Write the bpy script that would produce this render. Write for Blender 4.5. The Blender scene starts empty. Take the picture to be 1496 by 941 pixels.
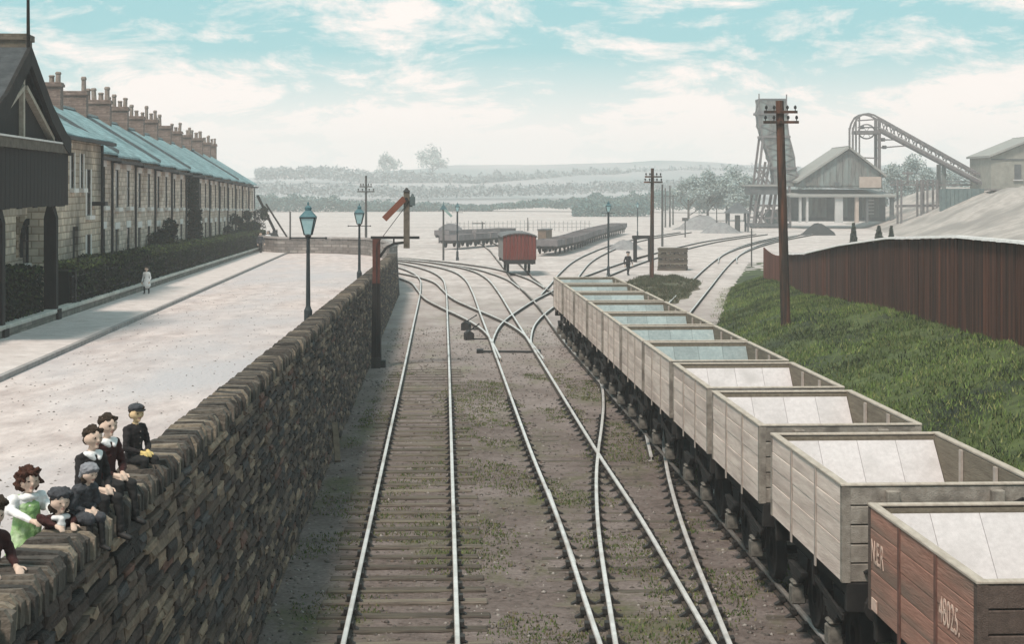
import bpy, bmesh, math, random
import numpy as np
from mathutils import Vector, Matrix, noise

# ------------------------------------------------------------------ camera, sky, sun, exposure
SC = bpy.context.scene
COL = SC.collection
F = 2500.0                      # focal length in photo pixels (photo 1496 wide)
CAMZ = 6.0
cam = bpy.data.cameras.new("camera")
cam.sensor_width = 36.0
cam.lens = 36.0 * F / 1496.0
cam.shift_y = -195.5 / 1496.0
cam.clip_start = 0.2
cam.clip_end = 5000.0
camo = bpy.data.objects.new("camera", cam)
COL.objects.link(camo)
camo.location = (0, 0, CAMZ)
camo.rotation_euler = (math.radians(90), 0, 0)
SC.camera = camo
SC.view_settings.view_transform = 'Standard'
SC.view_settings.look = 'None'
SC.view_settings.exposure = 0.76
SC.view_settings.gamma = 1.0
SC.cycles.use_denoising = True
SC.cycles.max_bounces = 6
SC.cycles.volume_bounces = 1
SC.render.engine = 'CYCLES'

SUN_EL, SUN_AZ = 57.0, 210.0    # high, behind the camera and to its left
W = bpy.data.worlds.new("World")
SC.world = W
W.use_nodes = True
nt = W.node_tree
for n in list(nt.nodes):
    nt.nodes.remove(n)
def wn(t, **k):
    n = nt.nodes.new(t)
    for a, b in k.items():
        setattr(n, a, b)
    return n
out = wn('ShaderNodeOutputWorld')
bg = wn('ShaderNodeBackground')
sky = wn('ShaderNodeTexSky')
sky.sky_type = 'NISHITA'
sky.sun_disc = False
sky.sun_elevation = math.radians(SUN_EL)
sky.sun_rotation = math.radians(SUN_AZ)
bg.inputs['Strength'].default_value = 0.074
tc = wn('ShaderNodeTexCoord')
mp = wn('ShaderNodeMapping')
mp.inputs['Scale'].default_value = (12.5, 12.5, 40.0)
mp.inputs['Location'].default_value = (3.2, 0.6, 0.35)
nz = wn('ShaderNodeTexNoise')
nz.inputs['Scale'].default_value = 1.0
nz.inputs['Detail'].default_value = 12.0
nz.inputs['Roughness'].default_value = 0.70
nz.inputs['Distortion'].default_value = 0.35
rmp = wn('ShaderNodeValToRGB')
rmp.color_ramp.elements[0].position = 0.47
rmp.color_ramp.elements[1].position = 0.63
sep = wn('ShaderNodeSeparateXYZ')
mr = wn('ShaderNodeMapRange')                     # haze whitens the sky towards the horizon
mr.inputs['From Min'].default_value = 0.035
mr.inputs['From Max'].default_value = 0.080
mr.inputs['To Min'].default_value = 0.85
mr.inputs['To Max'].default_value = 0.0
ad = wn('ShaderNodeMath', operation='ADD', use_clamp=True)
mixb = wn('ShaderNodeMixRGB')
mixb.inputs['Fac'].default_value = 0.86
mixb.inputs['Color2'].default_value = (2.45, 5.3, 5.6, 1)       # turquoise of the open sky
mixc = wn('ShaderNodeMixRGB')
mixc.inputs['Color2'].default_value = (8.8, 7.95, 7.5, 1)      # cloud
L = nt.links.new
L(tc.outputs['Generated'], mp.inputs['Vector'])
L(mp.outputs['Vector'], nz.inputs['Vector'])
L(nz.outputs['Fac'], rmp.inputs['Fac'])
L(tc.outputs['Generated'], sep.inputs['Vector'])
L(sep.outputs['Z'], mr.inputs['Value'])
L(rmp.outputs['Color'], ad.inputs[0])
L(mr.outputs['Result'], ad.inputs[1])
L(sky.outputs['Color'], mixb.inputs['Color1'])
L(mixb.outputs['Color'], mixc.inputs['Color1'])
L(ad.outputs['Value'], mixc.inputs['Fac'])
L(mixc.outputs['Color'], bg.inputs['Color'])
L(bg.outputs['Background'], out.inputs['Surface'])

sd = bpy.data.lights.new("sun", 'SUN')
sd.energy = 2.4
sd.angle = math.radians(12)
sd.color = (1.0, 0.89, 0.785)
so = bpy.data.objects.new("sun", sd)
COL.objects.link(so)
_az, _el = math.radians(SUN_AZ), math.radians(SUN_EL)
_dir = Vector((math.sin(_az) * math.cos(_el), math.cos(_az) * math.cos(_el), math.sin(_el)))
so.rotation_euler = _dir.to_track_quat('Z', 'Y').to_euler()

# ------------------------------------------------------------------ helpers
R = random.Random(11)
NR = np.random.default_rng(5)

def tag(o, label=None, cat=None, group=None, kind=None):
    if label: o['label'] = label
    if cat: o['category'] = cat
    if group: o['group'] = group
    if kind: o['kind'] = kind
    return o

def empty(name, loc, rz=0.0, label=None, cat=None, group=None):
    o = bpy.data.objects.new(name, None)
    o.empty_display_size = 0.3
    COL.objects.link(o)
    o.location = loc
    o.rotation_euler = (0, 0, rz)
    return tag(o, label, cat, group)

def link(name, me, parent=None, loc=(0, 0, 0), rot=(0, 0, 0), scale=None):
    o = bpy.data.objects.new(name, me)
    COL.objects.link(o)
    if parent is not None:
        o.parent = parent
    o.location = loc
    o.rotation_euler = rot
    if scale: o.scale = scale
    return o

def kids(o):
    return [c for c in bpy.data.objects if c.parent == o]

def copy_tree(o, parent=None, _map=None):
    if _map is None:
        _map = {}
        for c in bpy.data.objects:
            if c.parent: _map.setdefault(c.parent.name, []).append(c)
    c = o.copy()
    COL.objects.link(c)
    if parent is not None: c.parent = parent
    for ch in _map.get(o.name, []):
        copy_tree(ch, c, _map)
    return c

ORD = ['first', 'second', 'third', 'fourth', 'fifth', 'sixth', 'seventh', 'eighth', 'ninth', 'tenth', 'eleventh',
       'twelfth', 'thirteenth', 'fourteenth', 'fifteenth', 'sixteenth']

class MB:
    def __init__(s):
        s.v = []; s.f = []; s.m = []; s.smooth = False
    def add(s, vs, fs, mi=0):
        b = len(s.v)
        s.v.extend([tuple(p) for p in vs])
        for f in fs:
            s.f.append([b + i for i in f]); s.m.append(mi)
        return s
    def hexa(s, b, t, mi=0):          # two loops of 4 points
        return s.add(list(b) + list(t), [(3, 2, 1, 0), (4, 5, 6, 7), (0, 1, 5, 4), (1, 2, 6, 5), (2, 3, 7, 6), (3, 0, 4, 7)], mi)
    def box(s, c, d, rz=0.0, mi=0, j=0.0):
        hx, hy, hz = d[0] / 2, d[1] / 2, d[2] / 2
        cs, sn = math.cos(rz), math.sin(rz)
        vs = []
        for z in (-hz, hz):
            for x, y in ((-hx, -hy), (hx, -hy), (hx, hy), (-hx, hy)):
                if j:
                    x2, y2, z2 = x + R.uniform(-j, j), y + R.uniform(-j, j), z + R.uniform(-j, j)
                else: x2, y2, z2 = x, y, z
                vs.append((c[0] + x2 * cs - y2 * sn, c[1] + x2 * sn + y2 * cs, c[2] + z2))
        return s.hexa(vs[:4], vs[4:], mi)
    def bbox(s, x0, x1, y0, y1, z0, z1, mi=0):
        return s.box(((x0 + x1) / 2, (y0 + y1) / 2, (z0 + z1) / 2), (x1 - x0, y1 - y0, z1 - z0), 0, mi)
    def beam(s, p, q, w, h, mi=0, up=(0, 0, 1)):
        p, q = Vector(p), Vector(q)
        d = (q - p).normalized()
        u = Vector(up)
        if abs(d.dot(u)) > 0.98: u = Vector((0, 1, 0))
        a = d.cross(u).normalized() * (w / 2)
        b = a.cross(d).normalized() * (h / 2)
        return s.hexa([p - a - b, p + a - b, p + a + b, p - a + b], [q - a - b, q + a - b, q + a + b, q - a + b], mi)
    def tube(s, p, q, r0, r1=None, n=10, mi=0, cap=True):
        if r1 is None: r1 = r0
        p, q = Vector(p), Vector(q)
        d = (q - p).normalized()
        u = Vector((0, 0, 1)) if abs(d.z) < 0.9 else Vector((0, 1, 0))
        a = d.cross(u).normalized(); b = d.cross(a)
        vs = []
        for c, r in ((p, r0), (q, r1)):
            for i in range(n):
                t = 2 * math.pi * i / n
                vs.append(c + a * (r * math.cos(t)) + b * (r * math.sin(t)))
        fs = [(i, (i + 1) % n, n + (i + 1) % n, n + i) for i in range(n)]
        if cap: fs += [tuple(range(n - 1, -1, -1)), tuple(range(n, 2 * n))]
        return s.add(vs, fs, mi)
    def lathe(s, c, prof, n=12, mi=0):   # prof: (r, z)
        vs = []
        for r, z in prof:
            for i in range(n):
                t = 2 * math.pi * i / n
                vs.append((c[0] + r * math.cos(t), c[1] + r * math.sin(t), c[2] + z))
        fs = []
        for k in range(len(prof) - 1):
            for i in range(n):
                j = (i + 1) % n
                fs.append((k * n + i, k * n + j, (k + 1) * n + j, (k + 1) * n + i))
        fs += [tuple(range(n - 1, -1, -1)), tuple(range((len(prof) - 1) * n, len(prof) * n))]
        return s.add(vs, fs, mi)
    def ell(s, c, r, n=10, m=7, mi=0, rot=None, jit=0.0):
        vs = []; fs = []
        for k in range(m + 1):
            ph = math.pi * k / m
            for i in range(n):
                t = 2 * math.pi * i / n
                g = 1 + (R.uniform(-jit, jit) if jit else 0)
                p = Vector((r[0] * math.sin(ph) * math.cos(t) * g, r[1] * math.sin(ph) * math.sin(t) * g, r[2] * math.cos(ph) * g))
                if rot is not None: p = rot @ p
                vs.append(Vector(c) + p)
        for k in range(m):
            for i in range(n):
                j = (i + 1) % n
                fs.append((k * n + i, (k + 1) * n + i, (k + 1) * n + j, k * n + j))
        return s.add(vs, fs, mi)
    def prism(s, poly, off, mi=0):       # planar polygon extruded by off
        n = len(poly); off = Vector(off)
        vs = [Vector(p) for p in poly] + [Vector(p) + off for p in poly]
        fs = [tuple(range(n - 1, -1, -1)), tuple(range(n, 2 * n))]
        fs += [(i, (i + 1) % n, n + (i + 1) % n, n + i) for i in range(n)]
        return s.add(vs, fs, mi)
    def sweep(s, path, prof, mi=0, mis=None):     # prof in (side, up), path of points, horizontal frames
        n = len(prof); m = len(path); vs = []
        for k, p in enumerate(path):
            a = Vector(path[max(0, k - 1)]); b = Vector(path[min(m - 1, k + 1)])
            d = (b - a); d.z = 0; d.normalize()
            sd_ = Vector((d.y, -d.x, 0))
            for (x, z) in prof:
                vs.append(Vector(p) + sd_ * x + Vector((0, 0, z)))
        b0 = len(s.v); s.v.extend([tuple(v) for v in vs])
        for k in range(m - 1):
            for i in range(n):
                j = (i + 1) % n
                s.f.append([b0 + k * n + i, b0 + k * n + j, b0 + (k + 1) * n + j, b0 + (k + 1) * n + i])
                s.m.append(mis[i] if mis else mi)
        s.f.append([b0 + i for i in range(n - 1, -1, -1)]); s.m.append(mi)
        s.f.append([b0 + (m - 1) * n + i for i in range(n)]); s.m.append(mi)
        return s
    def mesh(s, name, mats, smooth=False):
        me = bpy.data.meshes.new(name)
        me.from_pydata(s.v, [], s.f)
        for m in (mats if isinstance(mats, (list, tuple)) else [mats]):
            me.materials.append(m)
        me.polygons.foreach_set('material_index', s.m)
        if smooth: me.polygons.foreach_set('use_smooth', [True] * len(s.f))
        me.update()
        bm = bmesh.new(); bm.from_mesh(me)
        bmesh.ops.recalc_face_normals(bm, faces=bm.faces)
        bm.to_mesh(me); bm.free()
        return me
    def build(s, name, mats, parent=None, loc=(0, 0, 0), rot=(0, 0, 0), smooth=False):
        return link(name, s.mesh(name, mats, smooth), parent, loc, rot)

def raw_mesh(name, V, Fc, mats, mi=None, smooth=False):
    """fast path: V (n,3) float array, Fc (m,k) int array"""
    me = bpy.data.meshes.new(name)
    k = Fc.shape[1]
    me.vertices.add(len(V)); me.vertices.foreach_set('co', np.asarray(V, np.float32).ravel())
    me.loops.add(Fc.size); me.loops.foreach_set('vertex_index', Fc.astype(np.int32).ravel())
    me.polygons.add(len(Fc))
    me.polygons.foreach_set('loop_start', np.arange(0, Fc.size, k, dtype=np.int32))
    me.polygons.foreach_set('loop_total', np.full(len(Fc), k, np.int32))
    for m in mats: me.materials.append(m)
    if mi is not None: me.polygons.foreach_set('material_index', np.asarray(mi, np.int32))
    if smooth: me.polygons.foreach_set('use_smooth', np.ones(len(Fc), bool))
    me.update(calc_edges=True)
    me.validate()
    return me

def leaf_mesh(name, P, size, mats, flat=0.0, weights=None):
    """P: (n,3) centres; one bent leaf clump (2 tris, quad) each, random turn"""
    n = len(P)
    a = NR.normal(size=(n, 3)); a[:, 2] *= (1 - flat); a /= np.linalg.norm(a, axis=1)[:, None]
    b = NR.normal(size=(n, 3)); b -= a * (a * b).sum(1)[:, None]; b /= np.linalg.norm(b, axis=1)[:, None]
    s = (size * NR.uniform(0.55, 1.35, n))[:, None]
    c = np.cross(a, b) * s * 0.3
    V = np.stack([P - a * s, P - b * s * 0.55 + c, P + a * s, P + b * s * 0.55 + c], 1).reshape(-1, 3)
    Fc = np.arange(4 * n).reshape(n, 4)
    mi = NR.choice(len(mats), n, p=weights)
    return raw_mesh(name, V, Fc, mats, mi)

def blades(name, P, h, mats, nb=5, spread=0.06, wid=0.012, weights=None):
    n = len(P) * nb
    base = np.repeat(P, nb, 0) + np.c_[NR.normal(scale=spread, size=(n, 2)), np.zeros(n)]
    ang = NR.uniform(0, 6.283, n)
    hh = np.repeat(h, nb) * NR.uniform(0.5, 1.25, n)
    w = np.c_[np.cos(ang), np.sin(ang), np.zeros(n)] * (wid * NR.uniform(0.6, 1.6, n))[:, None]
    lean = np.c_[NR.normal(scale=0.35, size=(n, 2)) * hh[:, None], hh]
    V = np.stack([base - w, base + w, base + lean], 1).reshape(-1, 3)
    Fc = np.arange(3 * n).reshape(n, 3)
    mi = NR.choice(len(mats), n, p=weights)
    return raw_mesh(name, V, Fc, mats, mi)

# ------------------------------------------------------------------ materials
MATS = {}
def mat(name, c1, c2=None, scale=3.0, rough=0.9, bump=0.0, bscale=None, metal=0.0, rnd=0.0, coord='Object',
        c3=None, s3=0.6, stretch=None, detail=6, w3=(0.45, 0.65), spec=0.25):
    if name in MATS: return MATS[name]
    m = bpy.data.materials.new(name); m.use_nodes = True
    t = m.node_tree; N = t.nodes; Lk = t.links.new
    bs = N['Principled BSDF']
    bs.inputs['Roughness'].default_value = rough
    bs.inputs['Metallic'].default_value = metal
    if 'Specular IOR Level' in bs.inputs: bs.inputs['Specular IOR Level'].default_value = spec
    c2 = c2 or tuple(min(1, x * 1.5) for x in c1)
    tcn = N.new('ShaderNodeTexCoord')
    if coord == 'World':
        geo = N.new('ShaderNodeNewGeometry'); vec = geo.outputs['Position']
    else: vec = tcn.outputs[coord]
    if stretch:
        mpn = N.new('ShaderNodeMapping'); mpn.inputs['Scale'].default_value = stretch
        Lk(vec, mpn.inputs['Vector']); vec = mpn.outputs['Vector']
    if rnd:
        oi = N.new('ShaderNodeObjectInfo')
        vm = N.new('ShaderNodeVectorMath'); vm.operation = 'ADD'
        mu = N.new('ShaderNodeMath'); mu.operation = 'MULTIPLY'; mu.inputs[1].default_value = 37.0
        Lk(oi.outputs['Random'], mu.inputs[0]); Lk(vec, vm.inputs[0]); Lk(mu.outputs[0], vm.inputs[1]); vec = vm.outputs[0]
    n1 = N.new('ShaderNodeTexNoise'); n1.inputs['Scale'].default_value = scale
    n1.inputs['Detail'].default_value = detail; n1.inputs['Roughness'].default_value = 0.65
    Lk(vec, n1.inputs['Vector'])
    cr = N.new('ShaderNodeValToRGB')
    cr.color_ramp.elements[0].position = 0.32; cr.color_ramp.elements[1].position = 0.70
    cr.color_ramp.elements[0].color = (*c1, 1); cr.color_ramp.elements[1].color = (*c2, 1)
    Lk(n1.outputs['Fac'], cr.inputs['Fac'])
    col = cr.outputs['Color']
    if c3:
        n3 = N.new('ShaderNodeTexNoise'); n3.inputs['Scale'].default_value = s3; n3.inputs['Detail'].default_value = 5
        Lk(vec, n3.inputs['Vector'])
        r3 = N.new('ShaderNodeValToRGB'); r3.color_ramp.elements[0].position = w3[0]; r3.color_ramp.elements[1].position = w3[1]
        Lk(n3.outputs['Fac'], r3.inputs['Fac'])
        mx = N.new('ShaderNodeMixRGB'); mx.inputs['Color2'].default_value = (*c3, 1)
        Lk(r3.outputs['Color'], mx.inputs['Fac']); Lk(col, mx.inputs['Color1']); col = mx.outputs['Color']
    if rnd:
        hs = N.new('ShaderNodeHueSaturation')
        mrn = N.new('ShaderNodeMapRange'); mrn.inputs['To Min'].default_value = 1 - rnd; mrn.inputs['To Max'].default_value = 1 + rnd
        Lk(oi.outputs['Random'], mrn.inputs['Value']); Lk(mrn.outputs[0], hs.inputs['Value']); Lk(col, hs.inputs['Color']); col = hs.outputs['Color']
    Lk(col, bs.inputs['Base Color'])
    if bump:
        n2 = N.new('ShaderNodeTexNoise'); n2.inputs['Scale'].default_value = bscale or scale * 3; n2.inputs['Detail'].default_value = 5
        Lk(vec, n2.inputs['Vector'])
        bp = N.new('ShaderNodeBump'); bp.inputs['Strength'].default_value = bump; bp.inputs['Distance'].default_value = 0.05
        Lk(n2.outputs['Fac'], bp.inputs['Height']); Lk(bp.outputs['Normal'], bs.inputs['Normal'])
    MATS[name] = m
    return m

def coursed(name, c1, c2, mortar, bw, bh, plane='yz', rough=0.9, msize=0.02, bump=0.5, rnd=0.0, c3=None):
    """masonry or slate courses too small to tell apart: brick pattern in object space"""
    if name in MATS: return MATS[name]
    m = mat(name, c1, c2, scale=2.2, rough=rough, rnd=rnd, c3=c3, s3=0.35, w3=(0.5, 0.7))
    t = m.node_tree; N = t.nodes; Lk = t.links.new
    bs = N['Principled BSDF']
    src = bs.inputs['Base Color'].links[0].from_socket
    tcn = N.new('ShaderNodeTexCoord'); sp = N.new('ShaderNodeSeparateXYZ'); cb = N.new('ShaderNodeCombineXYZ')
    Lk(tcn.outputs['Object'], sp.inputs[0])
    if plane == 'yz':
        ax = N.new('ShaderNodeMath'); ax.operation = 'ADD'
        Lk(sp.outputs['X'], ax.inputs[0]); Lk(sp.outputs['Y'], ax.inputs[1]); Lk(ax.outputs[0], cb.inputs['X']); Lk(sp.outputs['Z'], cb.inputs['Y'])
    else:
        Lk(sp.outputs['Y'], cb.inputs['X']); Lk(sp.outputs['X'], cb.inputs['Y'])
    bt = N.new('ShaderNodeTexBrick')
    bt.inputs['Scale'].default_value = 1.0; bt.inputs['Brick Width'].default_value = bw; bt.inputs['Row Height'].default_value = bh
    bt.inputs['Mortar Size'].default_value = msize; bt.inputs['Bias'].default_value = 0.0
    bt.inputs['Color1'].default_value = (0.62, 0.62, 0.62, 1); bt.inputs['Color2'].default_value = (1.15, 1.15, 1.15, 1)
    bt.inputs['Mortar'].default_value = (*mortar, 1)
    Lk(cb.outputs[0], bt.inputs['Vector'])
    mx = N.new('ShaderNodeMixRGB'); mx.blend_type = 'MULTIPLY'; mx.inputs['Fac'].default_value = 1.0
    Lk(src, mx.inputs['Color1']); Lk(bt.outputs['Color'], mx.inputs['Color2']); Lk(mx.outputs['Color'], bs.inputs['Base Color'])
    bp = N.new('ShaderNodeBump'); bp.inputs['Strength'].default_value = bump; bp.inputs['Distance'].default_value = 0.03; bp.invert = True
    Lk(bt.outputs['Fac'], bp.inputs['Height']); Lk(bp.outputs['Normal'], bs.inputs['Normal'])
    return m

STONES = [mat('stone_%d' % i, c, tuple(x * 1.9 for x in c), scale=7, bump=0.6, bscale=22, coord='World') for i, c in enumerate(
    [(.048, .034, .029), (.080, .057, .045), (.125, .089, .065), (.029, .023, .021), (.185, .132, .094), (.050, .044, .043), (.105, .055, .042)])]
STONE_W = [.27, .25, .15, .17, .07, .06, .03]
M_MORTAR = mat('dark_mortar', (.016, .015, .014), (.03, .028, .025), scale=9)
M_COPE = [mat('cope_%d' % i, c, tuple(x * 1.7 for x in c), scale=8, bump=0.6, bscale=25, coord='World') for i, c in enumerate(
    [(.055, .046, .04), (.09, .075, .062), (.16, .13, .10), (.035, .031, .028)])]
M_BACKWALL = coursed('back_wall_stone', (.2, .18, .17), (.34, .31, .29), (.5, .5, .5), .5, .22)
M_ROAD = mat('road_dust', (.37, .30, .285), (.64, .55, .525), scale=1.9, bump=0.6, bscale=9, coord='World', c3=(.43, .40, .41), s3=.22, stretch=(1, .35, 1), detail=10)
M_PAVE = mat('pavement_dust', (.44, .38, .36), (.62, .55, .53), scale=1.8, bump=0.5, bscale=9, coord='World')
M_KERB = mat('kerb_stone', (.20, .185, .18), (.36, .33, .32), scale=3, coord='World')
M_UPPER = mat('garden_soil', (.10, .10, .07), (.18, .17, .12), scale=1.5, coord='World')
M_FACADE = coursed('facade_stone', (.53, .425, .355), (.78, .66, .565), (.6, .55, .5), .42, .2, rnd=.08, c3=(.38, .28, .22))
M_RUBBLE = coursed('institute_stone', (.46, .37, .29), (.70, .59, .47), (.5, .46, .42), .48, .24, c3=(.2, .17, .14))
M_SLATE = coursed('slate', (.175, .28, .30), (.30, .425, .445), (.55, .6, .6), .3, .24, plane='yx', rough=.7, msize=.016, bump=.9, rnd=.09, c3=(.12, .20, .215))
M_BRICK = coursed('chimney_brick', (.15, .11, .095), (.28, .21, .185), (.9, .85, .8), .24, .085, msize=.012)
M_POT = mat('chimney_pot', (.17, .135, .115), (.32, .26, .23), scale=5)
M_SILL = mat('pale_sill', (.62, .58, .55), (.78, .74, .71), scale=4)
M_GLASS = mat('dark_pane', (.012, .013, .016), (.03, .032, .036), scale=1.2, rough=.12, spec=.5)
M_FRAME = mat('window_frame_paint', (.05, .045, .04), (.12, .11, .10), scale=6)
M_DOOR = mat('door_paint', (.03, .028, .027), (.07, .06, .05), scale=4, rnd=.4)
M_IRON = mat('black_iron', (.012, .012, .013), (.035, .034, .034), scale=9, rough=.65)
M_TARRED = mat('tarred_timber', (.007, .0065, .0065), (.022, .018, .016), scale=5, bump=.3, stretch=(1, 1, .3))
M_TIMBER_L = mat('weathered_batten', (.30, .26, .21), (.46, .41, .34), scale=6)
M_HEDGE = [mat('hedge_%d' % i, c, tuple(x * 1.6 for x in c), scale=3, coord='World') for i, c in enumerate(
    [(.010, .013, .010), (.016, .021, .012), (.030, .042, .016), (.05, .075, .022)])]
M_IVY = [M_HEDGE[0], M_HEDGE[1], mat('ivy_brown', (.03, .022, .012), (.06, .042, .02), scale=3, coord='World')]
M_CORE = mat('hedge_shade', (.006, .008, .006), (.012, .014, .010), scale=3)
M_RAILTOP = mat('polished_rail', (.55, .52, .50), (.80, .77, .75), scale=3, rough=.42, metal=.3, coord='World', spec=.5, c3=(.42, .36, .32), s3=.7, w3=(.52, .72))
M_RAILSIDE = mat('rail_rust', (.035, .028, .024), (.07, .055, .045), scale=6, coord='World')
M_SLEEPER = mat('sleeper_wood', (.06, .047, .039), (.15, .12, .098), scale=4, bump=.5, stretch=(.6, 6, 6), rnd=.35, c3=(.15, .13, .10), s3=1.6)
M_CHAIR = mat('chair_iron', (.018, .016, .015), (.04, .035, .032), scale=9, rough=.7)
M_POLE = mat('pole_wood', (.022, .016, .013), (.055, .038, .03), scale=6, stretch=(3, 3, .3), c3=(.12, .05, .03), s3=1.5)
M_FARPOLE = mat('far_pole_wood', (.05, .05, .05), (.10, .095, .09), scale=4)
M_REDPAINT = mat('signal_red', (.14, .048, .030), (.20, .07, .045), scale=5)
M_REDWOOD = mat('signal_post_paint', (.06, .023, .018), (.12, .042, .032), scale=5)
M_TEAL = mat('lantern_glass', (.26, .42, .45), (.40, .56, .58), scale=4, rough=.2, spec=.5)
M_LAMPCAP = mat('lantern_cap', (.05, .11, .13), (.10, .18, .2), scale=6)
M_CASTIRON = mat('lamp_iron', (.014, .02, .024), (.035, .045, .05), scale=6, rough=.6)
def wood(name, a, b, **k):
    return mat(name, a, b, scale=3, bump=.35, bscale=14, stretch=(5, .5, 5), rnd=.09, **k)
M_PALEPLANK = wood('pale_plank', (.60, .485, .43), (.80, .69, .62), c3=(.44, .35, .31), s3=.9, w3=(.48, .75))
M_PALEEND = wood('pale_end_plank', (.24, .205, .175), (.36, .32, .28), c3=(.17, .145, .125), s3=.8)  # darker copy of the pale plank: shade between wagons put into the colour
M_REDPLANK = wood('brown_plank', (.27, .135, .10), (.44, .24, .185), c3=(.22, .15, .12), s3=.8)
M_REDEND = wood('brown_end_plank', (.07, .05, .042), (.13, .095, .08))  # wagon end in shade, painted as a darker copy of the brown plank
M_CAP = mat('top_capping', (.32, .27, .225), (.48, .42, .36), scale=5, stretch=(3, .6, 3))
M_STRAP = mat('wagon_strap', (.30, .25, .22), (.46, .40, .36), scale=6)
M_STRAPR = mat('wagon_strap_brown', (.10, .05, .04), (.19, .10, .08), scale=6)
M_LINING = wood('lining_wood', (.13, .105, .08), (.22, .185, .14))
M_PLATE = mat('hopper_plate', (.47, .435, .435), (.57, .53, .53), scale=14, rough=.95, c3=(.36, .335, .33), s3=1.3, w3=(.52, .80), rnd=.05, spec=.1)
M_PLATEHAZE = mat('hopper_plate_haze', (.22, .265, .27), (.32, .36, .36), scale=14, rough=.95, c3=(.17, .20, .205), s3=1.3, w3=(.5, .78), rnd=.15, spec=.1)  # atmospheric blue of the farther wagons put into the plate colour
M_UNDER = mat('underframe', (.012, .011, .011), (.03, .027, .025), scale=5, rough=.8)
M_AXLE = mat('axlebox_pale', (.06, .055, .048), (.22, .20, .175), scale=8)
M_VANRED = mat('van_red', (.12, .022, .018), (.20, .045, .032), scale=4, c3=(.08, .03, .022), s3=1.2, stretch=(6, 6, .6))
M_VANSIDE = mat('van_side', (.42, .39, .36), (.55, .52, .48), scale=3)
M_VANROOF = mat('van_roof', (.10, .10, .105), (.17, .17, .175), scale=3)
M_FENCE = wood('tarred_board', (.020, .013, .011), (.058, .034, .028), c3=(.13, .05, .035), s3=.35)
M_FENCE.node_tree  # boards run upright
M_FENCECAP = mat('fence_cap', (.55, .53, .52), (.72, .70, .69), scale=4)  # brightness of the hazy ground beyond the boards, as a colour
M_GRASS = [mat('grass_%d' % i, c, tuple(min(1, x * 1.6) for x in c), scale=1.4, coord='World', c3=c3, s3=.25) for i, (c, c3) in enumerate(
    [((.075, .105, .032), (.04, .052, .022)), ((.115, .165, .044), (.062, .085, .03)), ((.20, .205, .08), (.11, .115, .05)), ((.016, .022, .012), (.012, .015, .010))])]
M_BANK = mat('bank_turf', (.04, .052, .019), (.10, .125, .04), scale=2.5, coord='World', c3=(.018, .022, .013), s3=.35, bump=.6, bscale=7)
M_COAL = mat('coal', (.02, .02, .021), (.05, .05, .05), scale=7, bump=.6)
M_SKIN = mat('skin', (.52, .385, .31), (.62, .46, .375), scale=9, rough=.6)
M_CLOTH_D = mat('dark_jacket', (.014, .012, .013), (.03, .026, .027), scale=14, bump=.25)
M_CLOTH_M = mat('maroon_dress', (.028, .010, .010), (.05, .017, .016), scale=12, bump=.25)
M_STOCK = mat('dark_stocking', (.012, .012, .013), (.025, .024, .024), scale=12)
M_WHITE = mat('white_cotton', (.66, .65, .65), (.80, .79, .79), scale=9, bump=.2)
M_GREEN = mat('green_pinafore', (.20, .36, .13), (.32, .47, .22), scale=12, bump=.3, c3=(.5, .6, .42), s3=6)
M_GREY = mat('grey_wool', (.16, .16, .18), (.30, .30, .32), scale=16, bump=.4)
M_GREYD = mat('charcoal_wool', (.03, .031, .036), (.075, .078, .088), scale=16, bump=.4)
M_HAIRB = mat('brown_hair', (.035, .014, .009), (.085, .034, .022), scale=22, bump=.6)
M_HAIRD = mat('dark_hair', (.02, .013, .009), (.05, .033, .022), scale=22, bump=.5)
M_EYE = mat('eye_dark', (.01, .008, .007), (.02, .015, .012), scale=9)
M_LIP = mat('lip', (.36, .205, .165), (.40, .23, .19), scale=9)
M_YELLOW = mat('yellow_tint', (.58, .43, .17), (.66, .50, .22), scale=9)
M_LETTER = mat('painted_letter', (.58, .40, .33), (.72, .55, .46), scale=18, c3=(.34, .2, .16), s3=9, w3=(.55, .7))

# ------------------------------------------------------------------ lie of the land
def zroad(y): return 2.85 - .0133 * y
def ztop(y): return 3.57 - .0137 * y               # top of the retaining wall
def xbase(y): return -2.54 - .0405 * y             # its foot on the rail side
def xin(y): return -3.10 - .0405 * y               # inner edge of the coping
def xout(y): return -2.68 - .0405 * y
def xgard(y): return -8.96 - .079 * y              # low garden wall
def xkerb(y): return -7.2 - .0755 * y
def xface(y): return -11.46 - .079 * y             # house fronts
GZ = -.165                                         # cinder level; rail tops are z = 0
STREET = math.atan(.079)

def seg(pts, x):
    xs = [p[0] for p in pts]
    return float(np.interp(x, xs, [p[1] for p in pts]))
TOE = [(10, 8.2), (30, 7.3), (45, 6.7), (60, 7.2), (77, 9.3), (100, 12.7), (125, 16.8), (140, 19.2)]
FEN = [(20, 11.3, 1.9, 4.35), (30, 11.9, 2.0, 4.5), (42, 12.57, 2.14, 4.62), (50, 13.0, 1.9, 4.54), (60, 13.25, 1.78, 4.2), (70, 13.5, 1.46, 3.62), (82, 14.1, .9, 2.82), (92, 14.8, .85, 2.42)]
def fenx(y): return float(np.interp(y, [p[0] for p in FEN] + [100, 125, 140], [p[1] for p in FEN] + [15.4, 19, 21]))
def fenz(y): return float(np.interp(y, [p[0] for p in FEN] + [100, 110, 128], [p[2] for p in FEN] + [.85, .5, -.16]))
def bankz(x, y):
    a, b = seg(TOE, y), fenx(y)
    zt = fenz(y)
    if x <= a: return GZ - .05
    t = (x - a) / max(.5, b - a)
    if t < 1: return GZ + (zt - GZ) * (t * .6 + .4 * (1 - (1 - t) ** 2))
    return GZ - .3 + (zt - GZ + .3) * max(0.0, 1 - (x - b) / 14.0)
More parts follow.
